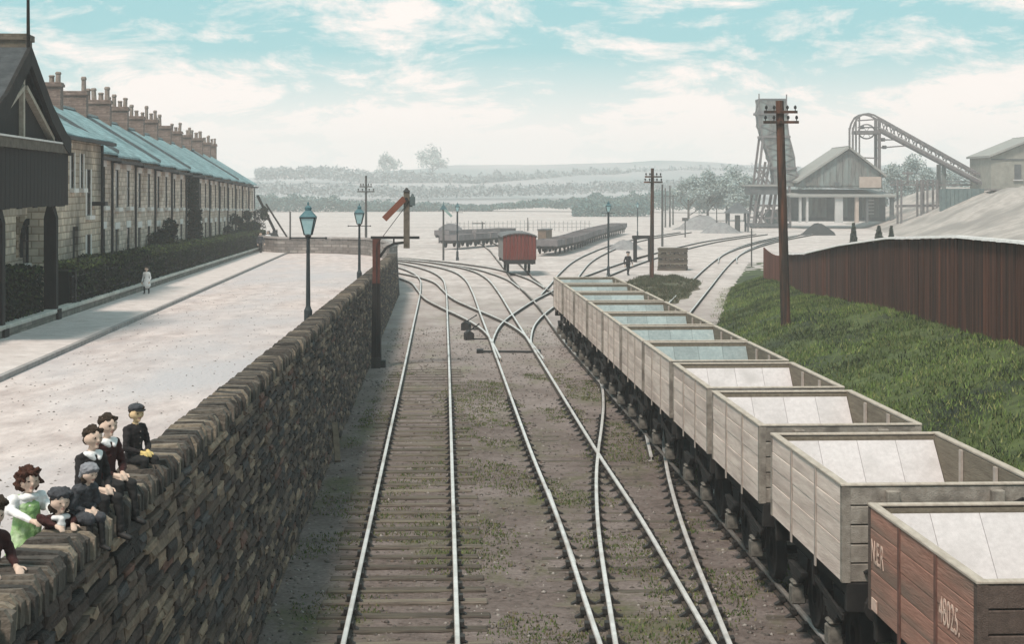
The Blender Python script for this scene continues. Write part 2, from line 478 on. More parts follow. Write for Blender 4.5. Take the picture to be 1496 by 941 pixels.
# ------------------------------------------------------------------ setting: ground
def ground_material():
    m = bpy.data.materials.new('cinder_ground'); m.use_nodes = True
    t = m.node_tree; N = t.nodes; Lk = t.links.new
    bs = N['Principled BSDF']; bs.inputs['Roughness'].default_value = .95
    if 'Specular IOR Level' in bs.inputs: bs.inputs['Specular IOR Level'].default_value = .1
    geo = N.new('ShaderNodeNewGeometry'); sp = N.new('ShaderNodeSeparateXYZ'); Lk(geo.outputs['Position'], sp.inputs[0])
    def nz(sc, det=6, st=None):
        n = N.new('ShaderNodeTexNoise'); n.inputs['Scale'].default_value = sc; n.inputs['Detail'].default_value = det; n.inputs['Roughness'].default_value = .7
        if st:
            mpn = N.new('ShaderNodeMapping'); mpn.inputs['Scale'].default_value = st
            Lk(geo.outputs['Position'], mpn.inputs[0]); Lk(mpn.outputs[0], n.inputs['Vector'])
        else: Lk(geo.outputs['Position'], n.inputs['Vector'])
        return n.outputs['Fac']
    def ramp(src, a, b, ca=None, cb=None):
        r = N.new('ShaderNodeValToRGB'); r.color_ramp.elements[0].position = a; r.color_ramp.elements[1].position = b
        if ca: r.color_ramp.elements[0].color = (*ca, 1); r.color_ramp.elements[1].color = (*cb, 1)
        Lk(src, r.inputs[0]); return r.outputs['Color']
    def mix(f, a, b):
        n = N.new('ShaderNodeMixRGB'); Lk(f, n.inputs[0])
        for i, c in ((1, a), (2, b)):
            if isinstance(c, tuple): n.inputs[i].default_value = (*c, 1)
            else: Lk(c, n.inputs[i])
        return n.outputs[0]
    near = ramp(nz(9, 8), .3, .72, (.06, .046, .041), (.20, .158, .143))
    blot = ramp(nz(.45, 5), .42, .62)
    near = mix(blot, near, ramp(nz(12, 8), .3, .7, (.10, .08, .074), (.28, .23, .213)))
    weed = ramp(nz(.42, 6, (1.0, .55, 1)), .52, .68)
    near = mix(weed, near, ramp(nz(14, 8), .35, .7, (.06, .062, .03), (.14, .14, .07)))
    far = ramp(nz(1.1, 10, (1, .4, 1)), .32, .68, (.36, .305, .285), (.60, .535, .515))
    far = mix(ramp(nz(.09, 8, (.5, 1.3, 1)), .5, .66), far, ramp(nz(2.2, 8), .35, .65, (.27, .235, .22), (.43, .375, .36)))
    # cinders pale down the yard; haze and overexposure put into the colour
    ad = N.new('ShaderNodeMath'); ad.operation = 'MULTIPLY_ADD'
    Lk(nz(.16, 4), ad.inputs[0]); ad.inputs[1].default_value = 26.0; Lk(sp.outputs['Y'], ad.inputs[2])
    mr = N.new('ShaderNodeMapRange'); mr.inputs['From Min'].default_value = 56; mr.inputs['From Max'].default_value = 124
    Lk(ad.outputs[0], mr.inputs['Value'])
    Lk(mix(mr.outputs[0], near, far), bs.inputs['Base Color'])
    bp = N.new('ShaderNodeBump'); bp.inputs['Strength'].default_value = .7; bp.inputs['Distance'].default_value = .04
    Lk(nz(16, 6), bp.inputs['Height']); Lk(bp.outputs[0], bs.inputs['Normal'])
    return m
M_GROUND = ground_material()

def grid_sheet(name, xs, ys, zf, mats, kind='structure', smooth=True):
    V = np.array([(x, y, zf(x, y)) for y in ys for x in xs])
    nx = len(xs)
    Fc = np.array([(j * nx + i, j * nx + i + 1, (j + 1) * nx + i + 1, (j + 1) * nx + i) for j in range(len(ys) - 1) for i in range(nx - 1)])
    o = link(name, raw_mesh(name, V, Fc, mats, smooth=smooth))
    o['kind'] = kind
    return o

def frange(a, b, s):
    return [a + s * i for i in range(int(round((b - a) / s)) + 1)]
xs = [-690, -400, -200, -100, -60, -40, -25, -16, -11, -8, -6] + frange(-5, 10, .25) + [12, 15, 19, 25, 35, 50, 70, 100, 160, 260, 420, 690]
ys = [-40, -10, 5, 12] + frange(16, 76, .3) + [80, 86, 94, 104, 116, 130, 150, 175, 205, 240, 280, 340, 420, 520, 640, 800, 1000, 1040]
def gz(x, y):
    z = GZ
    if -5.2 < x < 10.2 and 15 < y < 77:
        z += .022 * noise.noise(Vector((x * 1.7, y * 1.7, 0))) + .02 * noise.noise(Vector((x * 5, y * 5, 3)))
    return z
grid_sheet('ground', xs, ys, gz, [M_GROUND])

# hills that close the view
M_HILL = mat('hill_fields', (.24, .235, .245), (.40, .37, .375), scale=.02, coord='World', c3=(.20, .23, .235), s3=.012, stretch=(1, .6, 1), detail=9)  # distance haze put into the albedo, fields paled to bluish grey
def hill_z(x, y):
    t = max(0, (y - 560) / 440)
    r = 17.0 + 2.6 * math.sin(x / 95 + .6) + 2.2 * math.sin(x / 41 + 2) + 1.5 * noise.noise(Vector((x / 18, y / 40, 1)))
    r += 5.0 * math.exp(-((x - 100) / 55) ** 2)
    return GZ - .4 + r * min(1, t) ** 1.25
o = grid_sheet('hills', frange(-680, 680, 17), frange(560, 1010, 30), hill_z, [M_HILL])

# raised street level on the left, with its own sides down to the yard
def slab(name, outline, zf, zbot, m):
    """outline: ccw list of (x, y)"""
    n = len(outline)
    vs = [(x, y, zf(x, y)) for x, y in outline] + [(x, y, zbot) for x, y in outline]
    fs = [tuple(range(n))] + [(i, n + i, n + (i + 1) % n, (i + 1) % n) for i in range(n)]
    me = bpy.data.meshes.new(name); me.from_pydata(vs, [], fs)
    me.materials.append(m); me.update()
    bm = bmesh.new(); bm.from_mesh(me); bmesh.ops.triangulate(bm, faces=bm.faces); bmesh.ops.recalc_face_normals(bm, faces=bm.faces); bm.to_mesh(me); bm.free()
    o = link(name, me); o['kind'] = 'structure'
    return o
YS = frange(4, 97, 3)
CURVE = [(-7.2, 101), (-7.7, 106), (-8.4, 112), (-9.3, 118), (-10.6, 123), (-12.6, 125.5), (-17.4, 126.5), (-20.5, 131), (-22, 140), (-25, 158)]
right_edge = [(xin(y) - .12, y) for y in YS]
slab('upper_ground', right_edge + CURVE + [(-27, 176), (-75, 176), (-75, 4)], lambda x, y: zroad(y) - .30, GZ - .5, M_UPPER)
def strip(name, fa, fb, ys, zf, mats, nx=6):
    xs_ = np.linspace(0, 1, nx)
    V = np.array([(fa(y) + (fb(y) - fa(y)) * t, y, zf(y, t)) for y in ys for t in xs_])
    Fc = np.array([(j * nx + i, j * nx + i + 1, (j + 1) * nx + i + 1, (j + 1) * nx + i) for j in range(len(ys) - 1) for i in range(nx - 1)])
    o = link(name, raw_mesh(name, V, Fc, mats, smooth=True)); o['kind'] = 'structure'
    return o
def road_right(y):
    if y <= 97: return xin(y) + .05
    return float(np.interp(y, [97, 101, 106, 112, 118, 123, 126], [xin(97) + .05, -7.15, -7.6, -8.3, -9.2, -10.4, -12.6]))
ysr = frange(4, 126, 2)
strip('road', xkerb, road_right, ysr, lambda y, t: zroad(y) + .07 * math.sin(math.pi * t) - .02, [M_ROAD], 9)
Q = np.array([(R.uniform(xkerb(y) + .2, xin(y) - .1), y) for y in [9 + 70 * R.random() ** 1.4 for _ in range(2600)]])
o3 = np.array([(1, 0, 0), (0, 1, 0), (-1, 0, 0), (0, -1, 0), (0, 0, .7)], float); f3 = np.array([(0, 1, 4), (1, 2, 4), (2, 3, 4), (3, 0, 4)])
tq = (Q[:, 0] - np.array([xkerb(y) for y in Q[:, 1]])) / np.array([road_right(y) - xkerb(y) for y in Q[:, 1]])
PQ = np.c_[Q, 2.85 - .0133 * Q[:, 1] + .07 * np.sin(np.pi * tq) - .022]
sq_ = NR.uniform(.006, .026, len(PQ))
V = (PQ[:, None] + o3[None] * sq_[:, None, None] * NR.uniform(.6, 1.5, (len(PQ), 5, 1))).reshape(-1, 3)
Fq = (f3[None] + (np.arange(len(PQ)) * 5)[:, None, None]).reshape(-1, 3)
o = link('road_grit', raw_mesh('road_grit', V, Fq, [mat('grit_%d' % i, c, tuple(q * 1.4 for q in c), scale=5, coord='World') for i, c in enumerate([(.16, .14, .13), (.30, .26, .25), (.08, .07, .06)])], np.repeat(NR.choice(3, len(PQ), p=[.4, .4, .2]), 4))); o['kind'] = 'stuff'
# pavement with a kerb step and the gutter line seen from the bridge
V = []; ysp = frange(4, 172, 2)
strip('pavement', lambda y: xgard(y) + .0, lambda y: xkerb(y) + .02, ysp, lambda y, t: zroad(y) + .10 - .03 * t, [M_PAVE], 5)
mb = MB()
mb.sweep([(xkerb(y) + .08, y, zroad(y)) for y in ysp], [(-.05, -.25), (.05, -.25), (.05, .085), (-.05, .092)])
k = mb.build('kerb', [M_KERB]); k['kind'] = 'structure'

# grassy bank on the right
xsb = frange(4.0, 34, .5); ysb = frange(8, 142, 1.0)
def bz(x, y): return bankz(x, y) + (.07 * noise.noise(Vector((x * .9, y * .9, 4))) + .04 * noise.noise(Vector((x * 2.7, y * 2.7, 1)))) * (1 if x > seg(TOE, y) + .2 else .2)
grid_sheet('grass_bank', xsb, ysb, bz, [M_BANK])
P = []
while len(P) < 34000:
    y = 11 + 95 * (R.random() ** 1.5); a, b = seg(TOE, y), fenx(y)
    x = R.uniform(a - .5, b + .3)
    if bankz(x, y) < GZ - .02 and R.random() < .6: continue
    if noise.noise(Vector((x * .7, y * .45, 12))) < -.22 and R.random() < .75: continue
    P.append((x, y, bz(x, y) - .02))
P = np.array(P)
g = np.array([noise.noise(Vector((p[0] * .5, p[1] * .35, 7))) for p in P])
def tufts(name, P, h, w, nb=5):
    o = link(name, blades(name, P, h, M_GRASS, nb=nb, spread=.10, wid=.014, weights=w)); o['kind'] = 'stuff'; return o
tufts('bank_grass', P[g > 0], NR.uniform(.06, .17, (g > 0).sum()), [.3, .45, .2, .05])
tufts('rough_grass', P[g <= 0], NR.uniform(.05, .16, (g <= 0).sum()), [.45, .2, .1, .25])

# ash island with scrubby turf round the telegraph pole
def island_z(x, y): 
    cx, cy = 8.9, 104.0
    d = ((x - cx - (y - cy) * .12) / (2.6 + .035 * (y - cy))) ** 2 + ((y - cy) / 17) ** 2 + .35 * noise.noise(Vector((x * .8, y * .3, 6)))
    return GZ - .05 + .42 * max(0, 1 - d)
o = grid_sheet('turf_island', frange(4.5, 13.5, .3), frange(86, 122, .8), island_z,
          [mat('scrub_turf', (.06, .062, .035), (.14, .13, .08), scale=1.2, coord='World', c3=(.10, .075, .055), s3=.5)])

Q = []
for _ in range(5200):
    y = R.uniform(88, 121); x = R.uniform(5.5, 13)
    if island_z(x, y) > GZ + .03 and noise.noise(Vector((x * .9, y * .4, 8))) > -.25: Q.append((x, y, island_z(x, y)))
M_SCRUB = [mat('scrub_%d' % i, c, tuple(q * 1.5 for q in c), scale=2, coord='World') for i, c in enumerate([(.05, .05, .028), (.085, .075, .045), (.035, .045, .02)])]
o = link('scrub_grass', blades('scrub_grass', np.array(Q), np.full(len(Q), .16), M_SCRUB, nb=5, spread=.1, wid=.022)); o['kind'] = 'stuff'

# pale ash heap under the colliery
M_ASH = mat('pale_ash', (.26, .225, .205), (.46, .405, .375), scale=.9, coord='World', c3=(.22, .195, .18), s3=.16, bump=.9, bscale=.9, detail=9)
def heap_z(x, y):
    top = 6.2 + .5 * noise.noise(Vector((x / 9, y / 9, 0)))
    fx = min(1, max(0, (x - 49 - (y - 225) * .10) / 15))
    fy = min(1, max(0, (y - 128) / 84))
    return GZ - .3 + (top * fx ** 1.3) * fy ** .9 + (.5 * noise.noise(Vector((x / 3.2, y / 3.2, 5))) + .6 * noise.noise(Vector((x / 7.0, y / 11.0, 9)))) * fx * fy
grid_sheet('spoil_heap', frange(36, 171, 2.5), frange(126, 300, 3), heap_z, [M_ASH])

# ------------------------------------------------------------------ railway tracks
def spline(pts, step=1.0):
    P = [Vector((x, y, 0)) for x, y in pts]
    P = [P[0] * 2 - P[1]] + P + [P[-1] * 2 - P[-2]]
    o = []
    for i in range(1, len(P) - 2):
        n = max(2, int((P[i + 1] - P[i]).length / step))
        for k in range(n):
            t = k / n
            a, b, c, d = P[i - 1], P[i], P[i + 1], P[i + 2]
            o.append(.5 * ((2 * b) + (c - a) * t + (2 * a - 5 * b + 4 * c - d) * t * t + (3 * b - a - 3 * c + d) * t ** 3))
    o.append(P[-2])
    return o
def wag_x(y): return 5.3 - .0478 * (y - 15.3)
TA = [(-.93, 9), (-1.47, 22.5), (-2.15, 39.5), (-2.83, 56.6), (-3.62, 76), (-4.3, 93), (-4.75, 103), (-5.4, 114), (-6.6, 124), (-8.4, 133), (-11, 142), (-15, 152), (-22, 164)]
TB = [(2.5, 9), (1.92, 22.5), (1.6, 31), (1.17, 39.5), (.58, 52.6), (-.05, 66.7), (-.8, 83), (-1.55, 99.5), (-2.4, 114), (-3.6, 125), (-5.6, 134), (-9, 144), (-14, 153), (-20, 162)]
TC = [(wag_x(9), 9), (wag_x(30), 30), (wag_x(50), 50), (2.83, 67), (2.5, 76), (2.2, 85), (1.75, 95), (1.15, 106), (.68, 116), (.3, 126), (-.5, 145), (-1.6, 170), (-3.5, 200)]
TD = [(2.0, 9), (2.08, 19), (2.14, 23.5), (2.27, 29.8), (2.48, 35), (2.72, 39), (3.04, 43.5), (3.32, 48), (3.5, 52.5), (3.42, 56)]
TX1 = [(.35, 60.5), (.1, 65), (-.3, 71), (-.9, 76), (-1.65, 80.5), (-2.7, 86), (-4.0, 93.5), (-4.9, 102), (-5.7, 109.5), (-6.9, 115.5), (-8.6, 121.5), (-11.5, 129), (-15.5, 137)]
TX2 = [(.2, 61), (.0, 66), (.05, 70.5), (.25, 75.5), (.65, 80.5), (1.35, 87), (2.2, 94), (3.2, 101), (4.6, 111), (6.4, 121), (8.6, 133), (11.2, 146), (14.2, 160), (18.4, 178), (24, 199), (33, 226)]
TE = [(3.62, 52), (4.1, 57.5), (5.0, 64.5), (6.4, 74), (8.2, 85), (11.6, 106), (15.0, 127), (18.6, 148), (22.4, 168), (28, 192), (36, 220)]
TG = [(2.4, 97), (3.2, 108), (4.1, 121), (5.7, 140), (7.8, 158), (11, 180), (16, 206), (24, 236)]
TH = [(1.2, 104), (.5, 113), (-.6, 121), (-2.2, 129.5), (-4.8, 137.5), (-8.2, 145), (-13, 153), (-20, 161.5)]
TI = [(17.5, 139), (19.0, 150), (21.5, 163), (25.5, 180), (31, 200), (40, 228)]
RAILP = [(-.036, -.045), (-.012, -.05), (-.012, -.11), (-.06, -.125), (-.06, -.145), (.06, -.145), (.06, -.125), (.012, -.11), (.012, -.05), (.036, -.045), (.036, -.012), (.026, 0), (-.026, 0), (-.036, -.012)]
RMI = [1, 1, 1, 1, 1, 1, 1, 1, 1, 0, 0, 0, 0, 1]
M_DULLRAIL = mat('dull_rail', (.10, .085, .075), (.24, .21, .19), scale=3, rough=.6, coord='World', c3=(.45, .42, .40), s3=.12, w3=(.5, .6))  # rail top darkened: shade under the wagons put into its colour
RMI = [1] * 10 + [0, 0, 0, 0]
mbs = MB(); mbs.box((0, 0, 0), (2.6, .25, .13), 0, 0); SLEEPER = mbs.mesh('sleeper', [M_SLEEPER])
mbs = MB(); mbs.prism([(-.19, -.055, 0), (.19, -.055, 0), (.10, -.055, .05), (.07, -.055, .11), (-.07, -.055, .11), (-.10, -.055, .05)], (0, .11, 0)); mbs.box((.07, 0, .085), (.07, .16, .07)); CHAIR = mbs.mesh('rail_chair', [M_CHAIR])
bm_ = bmesh.new(); bm_.from_mesh(SLEEPER); bmesh.ops.bevel(bm_, geom=bm_.edges[:], offset=.018, segments=1, affect='EDGES'); bm_.to_mesh(SLEEPER); bm_.free()

def track(pts, label, smax=62, smin=14, dz=0.0, every=.78, chairs=True, cy=50, skip=None, top=None, sink=0.0):
    c = spline(pts)
    root = empty('railway_track', (c[0].x, c[0].y, 0), 0, label, 'railway track', 'tracks of the colliery sidings')
    off = Vector((c[0].x, c[0].y, 0))
    for s in (-1, 1):
        path = []
        for k_, p in enumerate(c):
            a = c[max(0, k_ - 1)]; b = c[min(len(c) - 1, k_ + 1)]
            d = (b - a).normalized()
            path.append(p + Vector((d.y, -d.x, 0)) * (s * .7535) + Vector((0, 0, dz)) - off)
        m = MB(); m.sweep(path, RAILP, 0, RMI); m.build('rail', [top or M_RAILTOP, M_RAILSIDE], root)
    acc = 0.0
    for k_ in range(len(c) - 1):
        acc += (c[k_ + 1] - c[k_]).length
        while acc >= every:
            acc -= every
            p = c[k_ + 1]; d = (c[k_ + 1] - c[k_]).normalized(); p = p - d * acc
            if smin < p.y < smax and not (skip and skip(p.y)):
                rz = math.atan2(-d.x, d.y)
                sl = link('sleeper', SLEEPER, root, (p.x - off.x, p.y - off.y, -.205 + dz - sink - max(0, p.y - 38) * .0017 + R.uniform(-.010, .008)), (0, 0, rz + R.uniform(-.012, .012)), (R.uniform(.88, .97), R.uniform(.85, 1.08), 1))
                if chairs and p.y < cy:
                    for s in (-1, 1):
                        q = p + Vector((d.y, -d.x, 0)) * (s * .7535) - off
                        link('rail_chair', CHAIR, root, (q.x, q.y, -.152 + dz), (0, 0, rz + (math.pi if s < 0 else 0)))
    return root
track(TA, 'sleepered track running straight beside the stone retaining wall', sink=-.014)
track(TB, 'long track from the bottom of the view curving away behind the signal', dz=-.003, sink=.020)
track(TC, 'track carrying the line of coal wagons and the red van', dz=-.006, smax=60, top=M_DULLRAIL, sink=.016)
track(TD, 'short connecting track crossing the middle rail to reach the wagon line', dz=-.009, smax=46, smin=16, sink=.018)
track(TX1, 'crossover track sweeping from the middle line to the signal side', smax=0, dz=-.004)
track(TX2, 'curved yard track leaving the middle line and passing beyond the wagons', smax=0, dz=-.007)
track(TE, 'lone siding on pale ground between the turf island and the grass bank', smax=0, dz=-.002)
track(TG, 'faint curved yard track beyond the far end of the train', smax=0, dz=-.005)
track(TH, 'curved track passing in front of the red van toward the signal posts', smax=0, dz=-.008)
track(TI, 'faint siding climbing toward the pit head beyond the fence', smax=0, dz=-.001)

# loose ballast and weeds in the cinders
P = []
while len(P) < 15000:
    y = 16 + 60 * R.random() ** 1.5; x = R.uniform(-5.2, 7.0)
    if x < xbase(y) + .05: continue
    P.append((x, y, gz(x, y) + .0))
P = np.array(P); n = len(P)
octv = np.array([(1, 0, 0), (0, 1, 0), (-1, 0, 0), (0, -1, 0), (0, 0, .8), (0, 0, -.8)], float)
octf = np.array([(0, 1, 4), (1, 2, 4), (2, 3, 4), (3, 0, 4), (1, 0, 5), (2, 1, 5), (3, 2, 5), (0, 3, 5)])
sz = NR.uniform(.012, .045, n) ** 1.0
V = (P[:, None, :] + octv[None] * sz[:, None, None] * NR.uniform(.6, 1.4, (n, 6, 1))).reshape(-1, 3)
Fc = (octf[None] + (np.arange(n) * 6)[:, None, None]).reshape(-1, 3)
M_BAL = [mat('ballast_%d' % i, c, tuple(x * 1.5 for x in c), scale=8, coord='World') for i, c in enumerate([(.075, .064, .058), (.13, .112, .10), (.22, .195, .18), (.10, .075, .062)])]
o = link('ballast', raw_mesh('ballast', V, Fc, M_BAL, np.repeat(NR.choice(4, n, p=[.45, .33, .12, .10]), 8))); o['kind'] = 'stuff'
P = []
while len(P) < 8000:
    y = 17 + 40 * R.random() ** 1.3; x = R.uniform(-4, 6)
    if x < xbase(y) + .1 or noise.noise(Vector((x * .55, y * .32, 2.2))) < .02: continue
    P.append((x, y, gz(x, y)))
P = np.array(P)
M_WEED = [mat('weed_%d' % i, c, tuple(x * 1.5 for x in c), scale=2, coord='World') for i, c in enumerate([(.05, .075, .02), (.09, .11, .035), (.12, .105, .055)])]
o = link('weeds', blades('weeds', P, np.full(len(P), .05), M_WEED, nb=6, spread=.07, wid=.013)); o['kind'] = 'stuff'

# point rodding, ground levers and odd pieces between the rails
def simple(name, mb, mats, label, cat, group=None):
    return tag(mb.build(name, mats), label, cat, group)
r = empty('point_rodding', (0, 64, GZ), 0, 'dark point rod lying across the middle track at the crossing', 'point rodding')
m = MB(); m.beam((-1.25, .1, .05), (1.05, -.1, .05), .09, .07); m.build('rod', M_IRON, r)
m = MB(); m.box((-1.2, .1, .06), (.25, .5, .14)); m.build('crank', M_IRON, r)
m = MB(); m.box((.95, -.1, .06), (.25, .5, .14)); m.build('crank', M_IRON, r)
def ground_lever(x, y, rz, label):
    r = empty('ground_lever', (x, y, GZ), rz, label, 'point lever', 'point levers between the tracks')
    m = MB(); m.box((0, 0, .14), (.34, .5, .28)); m.prism([(-.17, -.25, .28), (.17, -.25, .28), (0, -.25, .4)], (0, .5, 0)); m.build('lever_box', M_IRON, r)
    m = MB(); m.beam((0, .05, .35), (.42, .1, .62), .045, .045); m.ell((.43, .1, .63), (.04, .04, .04), 6, 4); m.build('lever', M_IRON, r)
    m = MB(); m.beam((.1, -.1, .05), (.75, -.1, .04), .06, .05); m.build('drive_rod', M_IRON, r)
ground_lever(-1.75, 69.5, .2, 'larger black point lever box between the first two tracks')
ground_lever(-2.0, 74.5, -.2, 'point lever box a little beyond the larger black one')
for (x0, y0, x1, y1, lab) in [(1.0, 27.6, .72, 34.2, 'check rail lying inside the middle track'), (3.14, 38.6, 3.36, 43.6, 'short check rail beside the crossing near the wagons'), (4.2, 30.0, 3.98, 34.8, 'loose rail length lying beside the wagon track')]:
    m = MB(); d = Vector((x1 - x0, y1 - y0, 0))
    m.sweep([(d * t).to_tuple() for t in (0, .5, 1)], RAILP, 0, RMI)
    o = m.build('check_rail', [M_RAILTOP, M_RAILSIDE], None, (x0, y0, -.02)); tag(o, lab, 'check rail', 'check rails')

# ------------------------------------------------------------------ retaining wall: every stone its own block
wall = empty('retaining_wall', (xbase(20), 20, GZ), 0, 'long dark rubble stone retaining wall between street and tracks', 'retaining wall')
WO = Vector((xbase(20), 20, GZ))
WY0, WY1 = 7.0, 98.0
tdir = Vector((-.0405, 1, 0)).normalized(); ndir = Vector((1, .0405, 0)).normalized()
def wall_pt(y, z, out=0.0):
    t = max(0, min(1.1, (z - GZ) / (ztop(y) - GZ)))
    x = xbase(y) + (xout(y) - xbase(y)) * t
    return Vector((x, y, z)) + ndir * out
# core behind the stones
m = MB()
pa = []
for y in (WY0, WY1):
    pa.append([Vector((xbase(y) - .06, y, GZ - .3)), Vector((xin(y), y, GZ - .3)), Vector((xin(y), y, ztop(y) - .23)), Vector((xout(y) - .05, y, ztop(y) - .23))])
m.hexa([p - WO for p in pa[0]], [p - WO for p in pa[1]])
m.build('core', [M_MORTAR], wall)
def stone_hexa(mb, y0, y1, z0f, z1f, proud, mi=0):
    """block whose front is inset, pillowed and slightly uneven; z limits may vary along y"""
    g = .012
    c = []
    ys_, zs = (y0 + g, y1 - g), None
    def ring(out, ins, jit):
        pts = []
        for (yy, top) in ((y0, 0), (y1, 0), (y1, 1), (y0, 1)):
            y_ = yy + (g + ins) * (1 if yy == y0 else -1) + R.uniform(-jit, jit)
            z_ = (z1f(yy) - g - ins if top else z0f(yy) + g + ins) + R.uniform(-jit, jit)
            pts.append(wall_pt(y_, z_, out + R.uniform(-jit, jit)))
        return pts
    a = ring(-.055, 0, 0); b = ring(proud * .55, .0, .012); d = ring(proud, min(.045, (y1 - y0) * .16), .016)
    vs = a + b + d
    cc = sum((p for p in d), Vector()) / 4 + ndir * R.uniform(.0, .02)
    vs.append(cc)
    fs = []
    for k_ in (0, 4):
        for i in range(4):
            j = (i + 1) % 4
            fs.append((k_ + i, k_ + j, k_ + 4 + j, k_ + 4 + i))
    for i in range(4):
        fs.append((8 + i, 8 + (i + 1) % 4, 12))
    mb.add(vs, fs, mi)
courses = []
zf = 0.0
nrow = 29
hs = [R.uniform(.7, 1.35) for _ in range(nrow)]; tot = sum(hs); cum = [0]
for h in hs: cum.append(cum[-1] + h / tot)
stones = []
for r_ in range(nrow):
    y = WY0 + R.uniform(0, .3)
    while y < WY1:
        l = R.uniform(.24, .72) * (1.0 if R.random() < .85 else 1.5)
        y1 = min(WY1, y + l)
        if y1 - y > .1:
            dip0, dip1 = R.uniform(-.006, .006), R.uniform(-.006, .006)
            stones.append((y, y1, cum[r_] + (dip0 if r_ else 0), cum[r_ + 1] + (dip1 if r_ < nrow - 1 else 0)))
        y = y1
def frame_uv(p):
    return 748 + F * p.x / p.y, 275 + (CAMZ - p.z) * F / p.y
def stone_size(s):
    y = (s[0] + s[1]) / 2; H_ = ztop(y) - .22 - GZ
    p = wall_pt(y, GZ + H_ * (s[2] + s[3]) / 2)
    u, v = frame_uv(p)
    if not (-20 < u < 1500 and 0 < v < 960): return 0
    return (s[1] - s[0]) * (s[3] - s[2]) / y ** 3
order = sorted(range(len(stones)), key=lambda i: -stone_size(stones[i]))
single = set(order[:295])
rest = MB()
for i, s in enumerate(stones):
    z0f = lambda yy, s=s: GZ - .05 + (ztop(yy) - .23 - GZ + .05) * s[2]
    z1f = lambda yy, s=s: GZ - .05 + (ztop(yy) - .23 - GZ + .05) * s[3]
    mi = int(NR.choice(7, p=STONE_W)); pr = R.uniform(.0, .045)
    if i in single:
        mb = MB(); stone_hexa(mb, s[0], s[1], z0f, z1f, pr)
        c = wall_pt((s[0] + s[1]) / 2, z0f(s[0]))
        mb.v = [(Vector(v) - c).to_tuple() for v in mb.v]
        mb.build('stone', [STONES[mi]], wall, c - WO)
    else:
        stone_hexa(rest, s[0], s[1], z0f, z1f, pr, mi)
rest.v = [(Vector(v) - WO).to_tuple() for v in rest.v]
o = rest.build('small_stones', STONES, wall); o['kind'] = 'stuff'
# coping of stones set on edge
y = WY0; cops = []
while y < WY1:
    l = R.uniform(.05, .125); cops.append((y, l)); y += l
restc = MB()
def cope(mb, y, l, mi):
    h = R.uniform(.205, .25); tilt = R.uniform(-.02, .03) + .02
    zb = ztop(y) - .235
    a, b = xin(y) - R.uniform(0, .03), xout(y) + R.uniform(-.04, .04)
    g = .008
    def P(x, yy, zz): return Vector((x, yy, zz)) - WO
    bot = [P(a, y + g, zb), P(b, y + g, zb), P(b, y + l - g, zb), P(a, y + l - g, zb)]
    t1, t2, t3 = [R.uniform(-.03, .02) for _ in range(3)]
    mid = [P(a, y + g + tilt * .8, zb + h * .78), P(b, y + g + tilt * .8, zb + h * .72 + t1), P(b, y + l - g + tilt * .8, zb + h * .72 + t1), P(a, y + l - g + tilt * .8, zb + h * .78)]
    top = [P(a + .04, y + g + tilt + .005, zb + h), P(b - .05, y + g + tilt + .005, zb + h + t2), P(b - .05, y + l - g + tilt - .005, zb + h + t2), P(a + .04, y + l - g + tilt - .005, zb + h)]
    mb.hexa(bot, mid, mi); mb.hexa(mid, top, mi)
nc = 0
for (y, l) in cops:
    mi = int(NR.choice(4, p=[.35, .3, .15, .2]))
    if y > 10.2 and nc < 295:
        nc += 1; mb = MB(); cope(mb, y, l, 0)
        c = Vector((xin(y) + .2, y, ztop(y) - .23)) - WO
        mb.v = [(Vector(v) - c).to_tuple() for v in mb.v]
        mb.build('coping_stone', [M_COPE[mi]], wall, c)
    else: cope(restc, y, l, mi)
o = restc.build('far_coping', M_COPE, wall); o['kind'] = 'stuff'
# squared pier ending the wall, then the parapet that turns behind the street
m = MB(); y = 98.25
m.prism([(xbase(y) + .06, y - .25, GZ - .2), (xin(y) - .1, y - .25, GZ - .2), (xin(y) - .1, y - .25, ztop(y) + .05), (xout(y) + .06, y - .25, ztop(y) + .05)], (0, .6, 0))
o = m.build('wall_pier', [coursed('pier_stone', (.07, .068, .062), (.14, .13, .12), (.5, .5, .5), .5, .3)], wall); o.location = -WO
root = empty('end_parapet', (-10, 122, zroad(122)), 0, 'pinkish grey stone parapet closing the far end of the street', 'parapet wall')
RO = Vector((-10, 122, zroad(122)))
path = [Vector((xin(98) - .2, 98.7, 0))] + [Vector((x + .25, y, 0)) for x, y in CURVE[:7]] + [Vector((-19.4, 131, 0)), Vector((-21, 139, 0))]
m = MB(); path2 = [Vector((p.x, p.y, zroad(min(p.y, 127)))) - RO for p in path]
m.sweep(path2, [(-.2, -1.6), (.2, -1.6), (.2, 1.1), (-.2, 1.1)]); m.build('wall', [M_BACKWALL], root)
m = MB(); m.sweep(path2, [(-.27, 1.1), (.27, 1.1), (.22, 1.24), (-.22, 1.24)]); m.build('coping', [mat('parapet_cope', (.22, .2, .19), (.33, .3, .29), scale=2)], root)
# ------------------------------------------------------------------ coal wagons
WL, WW, WZ0, WZ1 = 4.2, 2.4, 1.37, 2.5
def text_mesh(name, s, size, m, sx=1.0):
    cu = bpy.data.curves.new(name, 'FONT'); cu.body = s; cu.size = size; cu.extrude = .002
    ob = bpy.data.objects.new(name, cu); COL.objects.link(ob)
    dg = bpy.context.evaluated_depsgraph_get()
    me = bpy.data.meshes.new_from_object(ob.evaluated_get(dg))
    bpy.data.objects.remove(ob); me.name = name
    for v in me.vertices: v.co.x *= sx
    me.materials.clear(); me.materials.append(m)
    return me
def bevelled(me, off=.012):
    b = bmesh.new(); b.from_mesh(me); bmesh.ops.bevel(b, geom=b.edges[:], offset=off, segments=1, affect='EDGES'); b.to_mesh(me); b.free(); return me

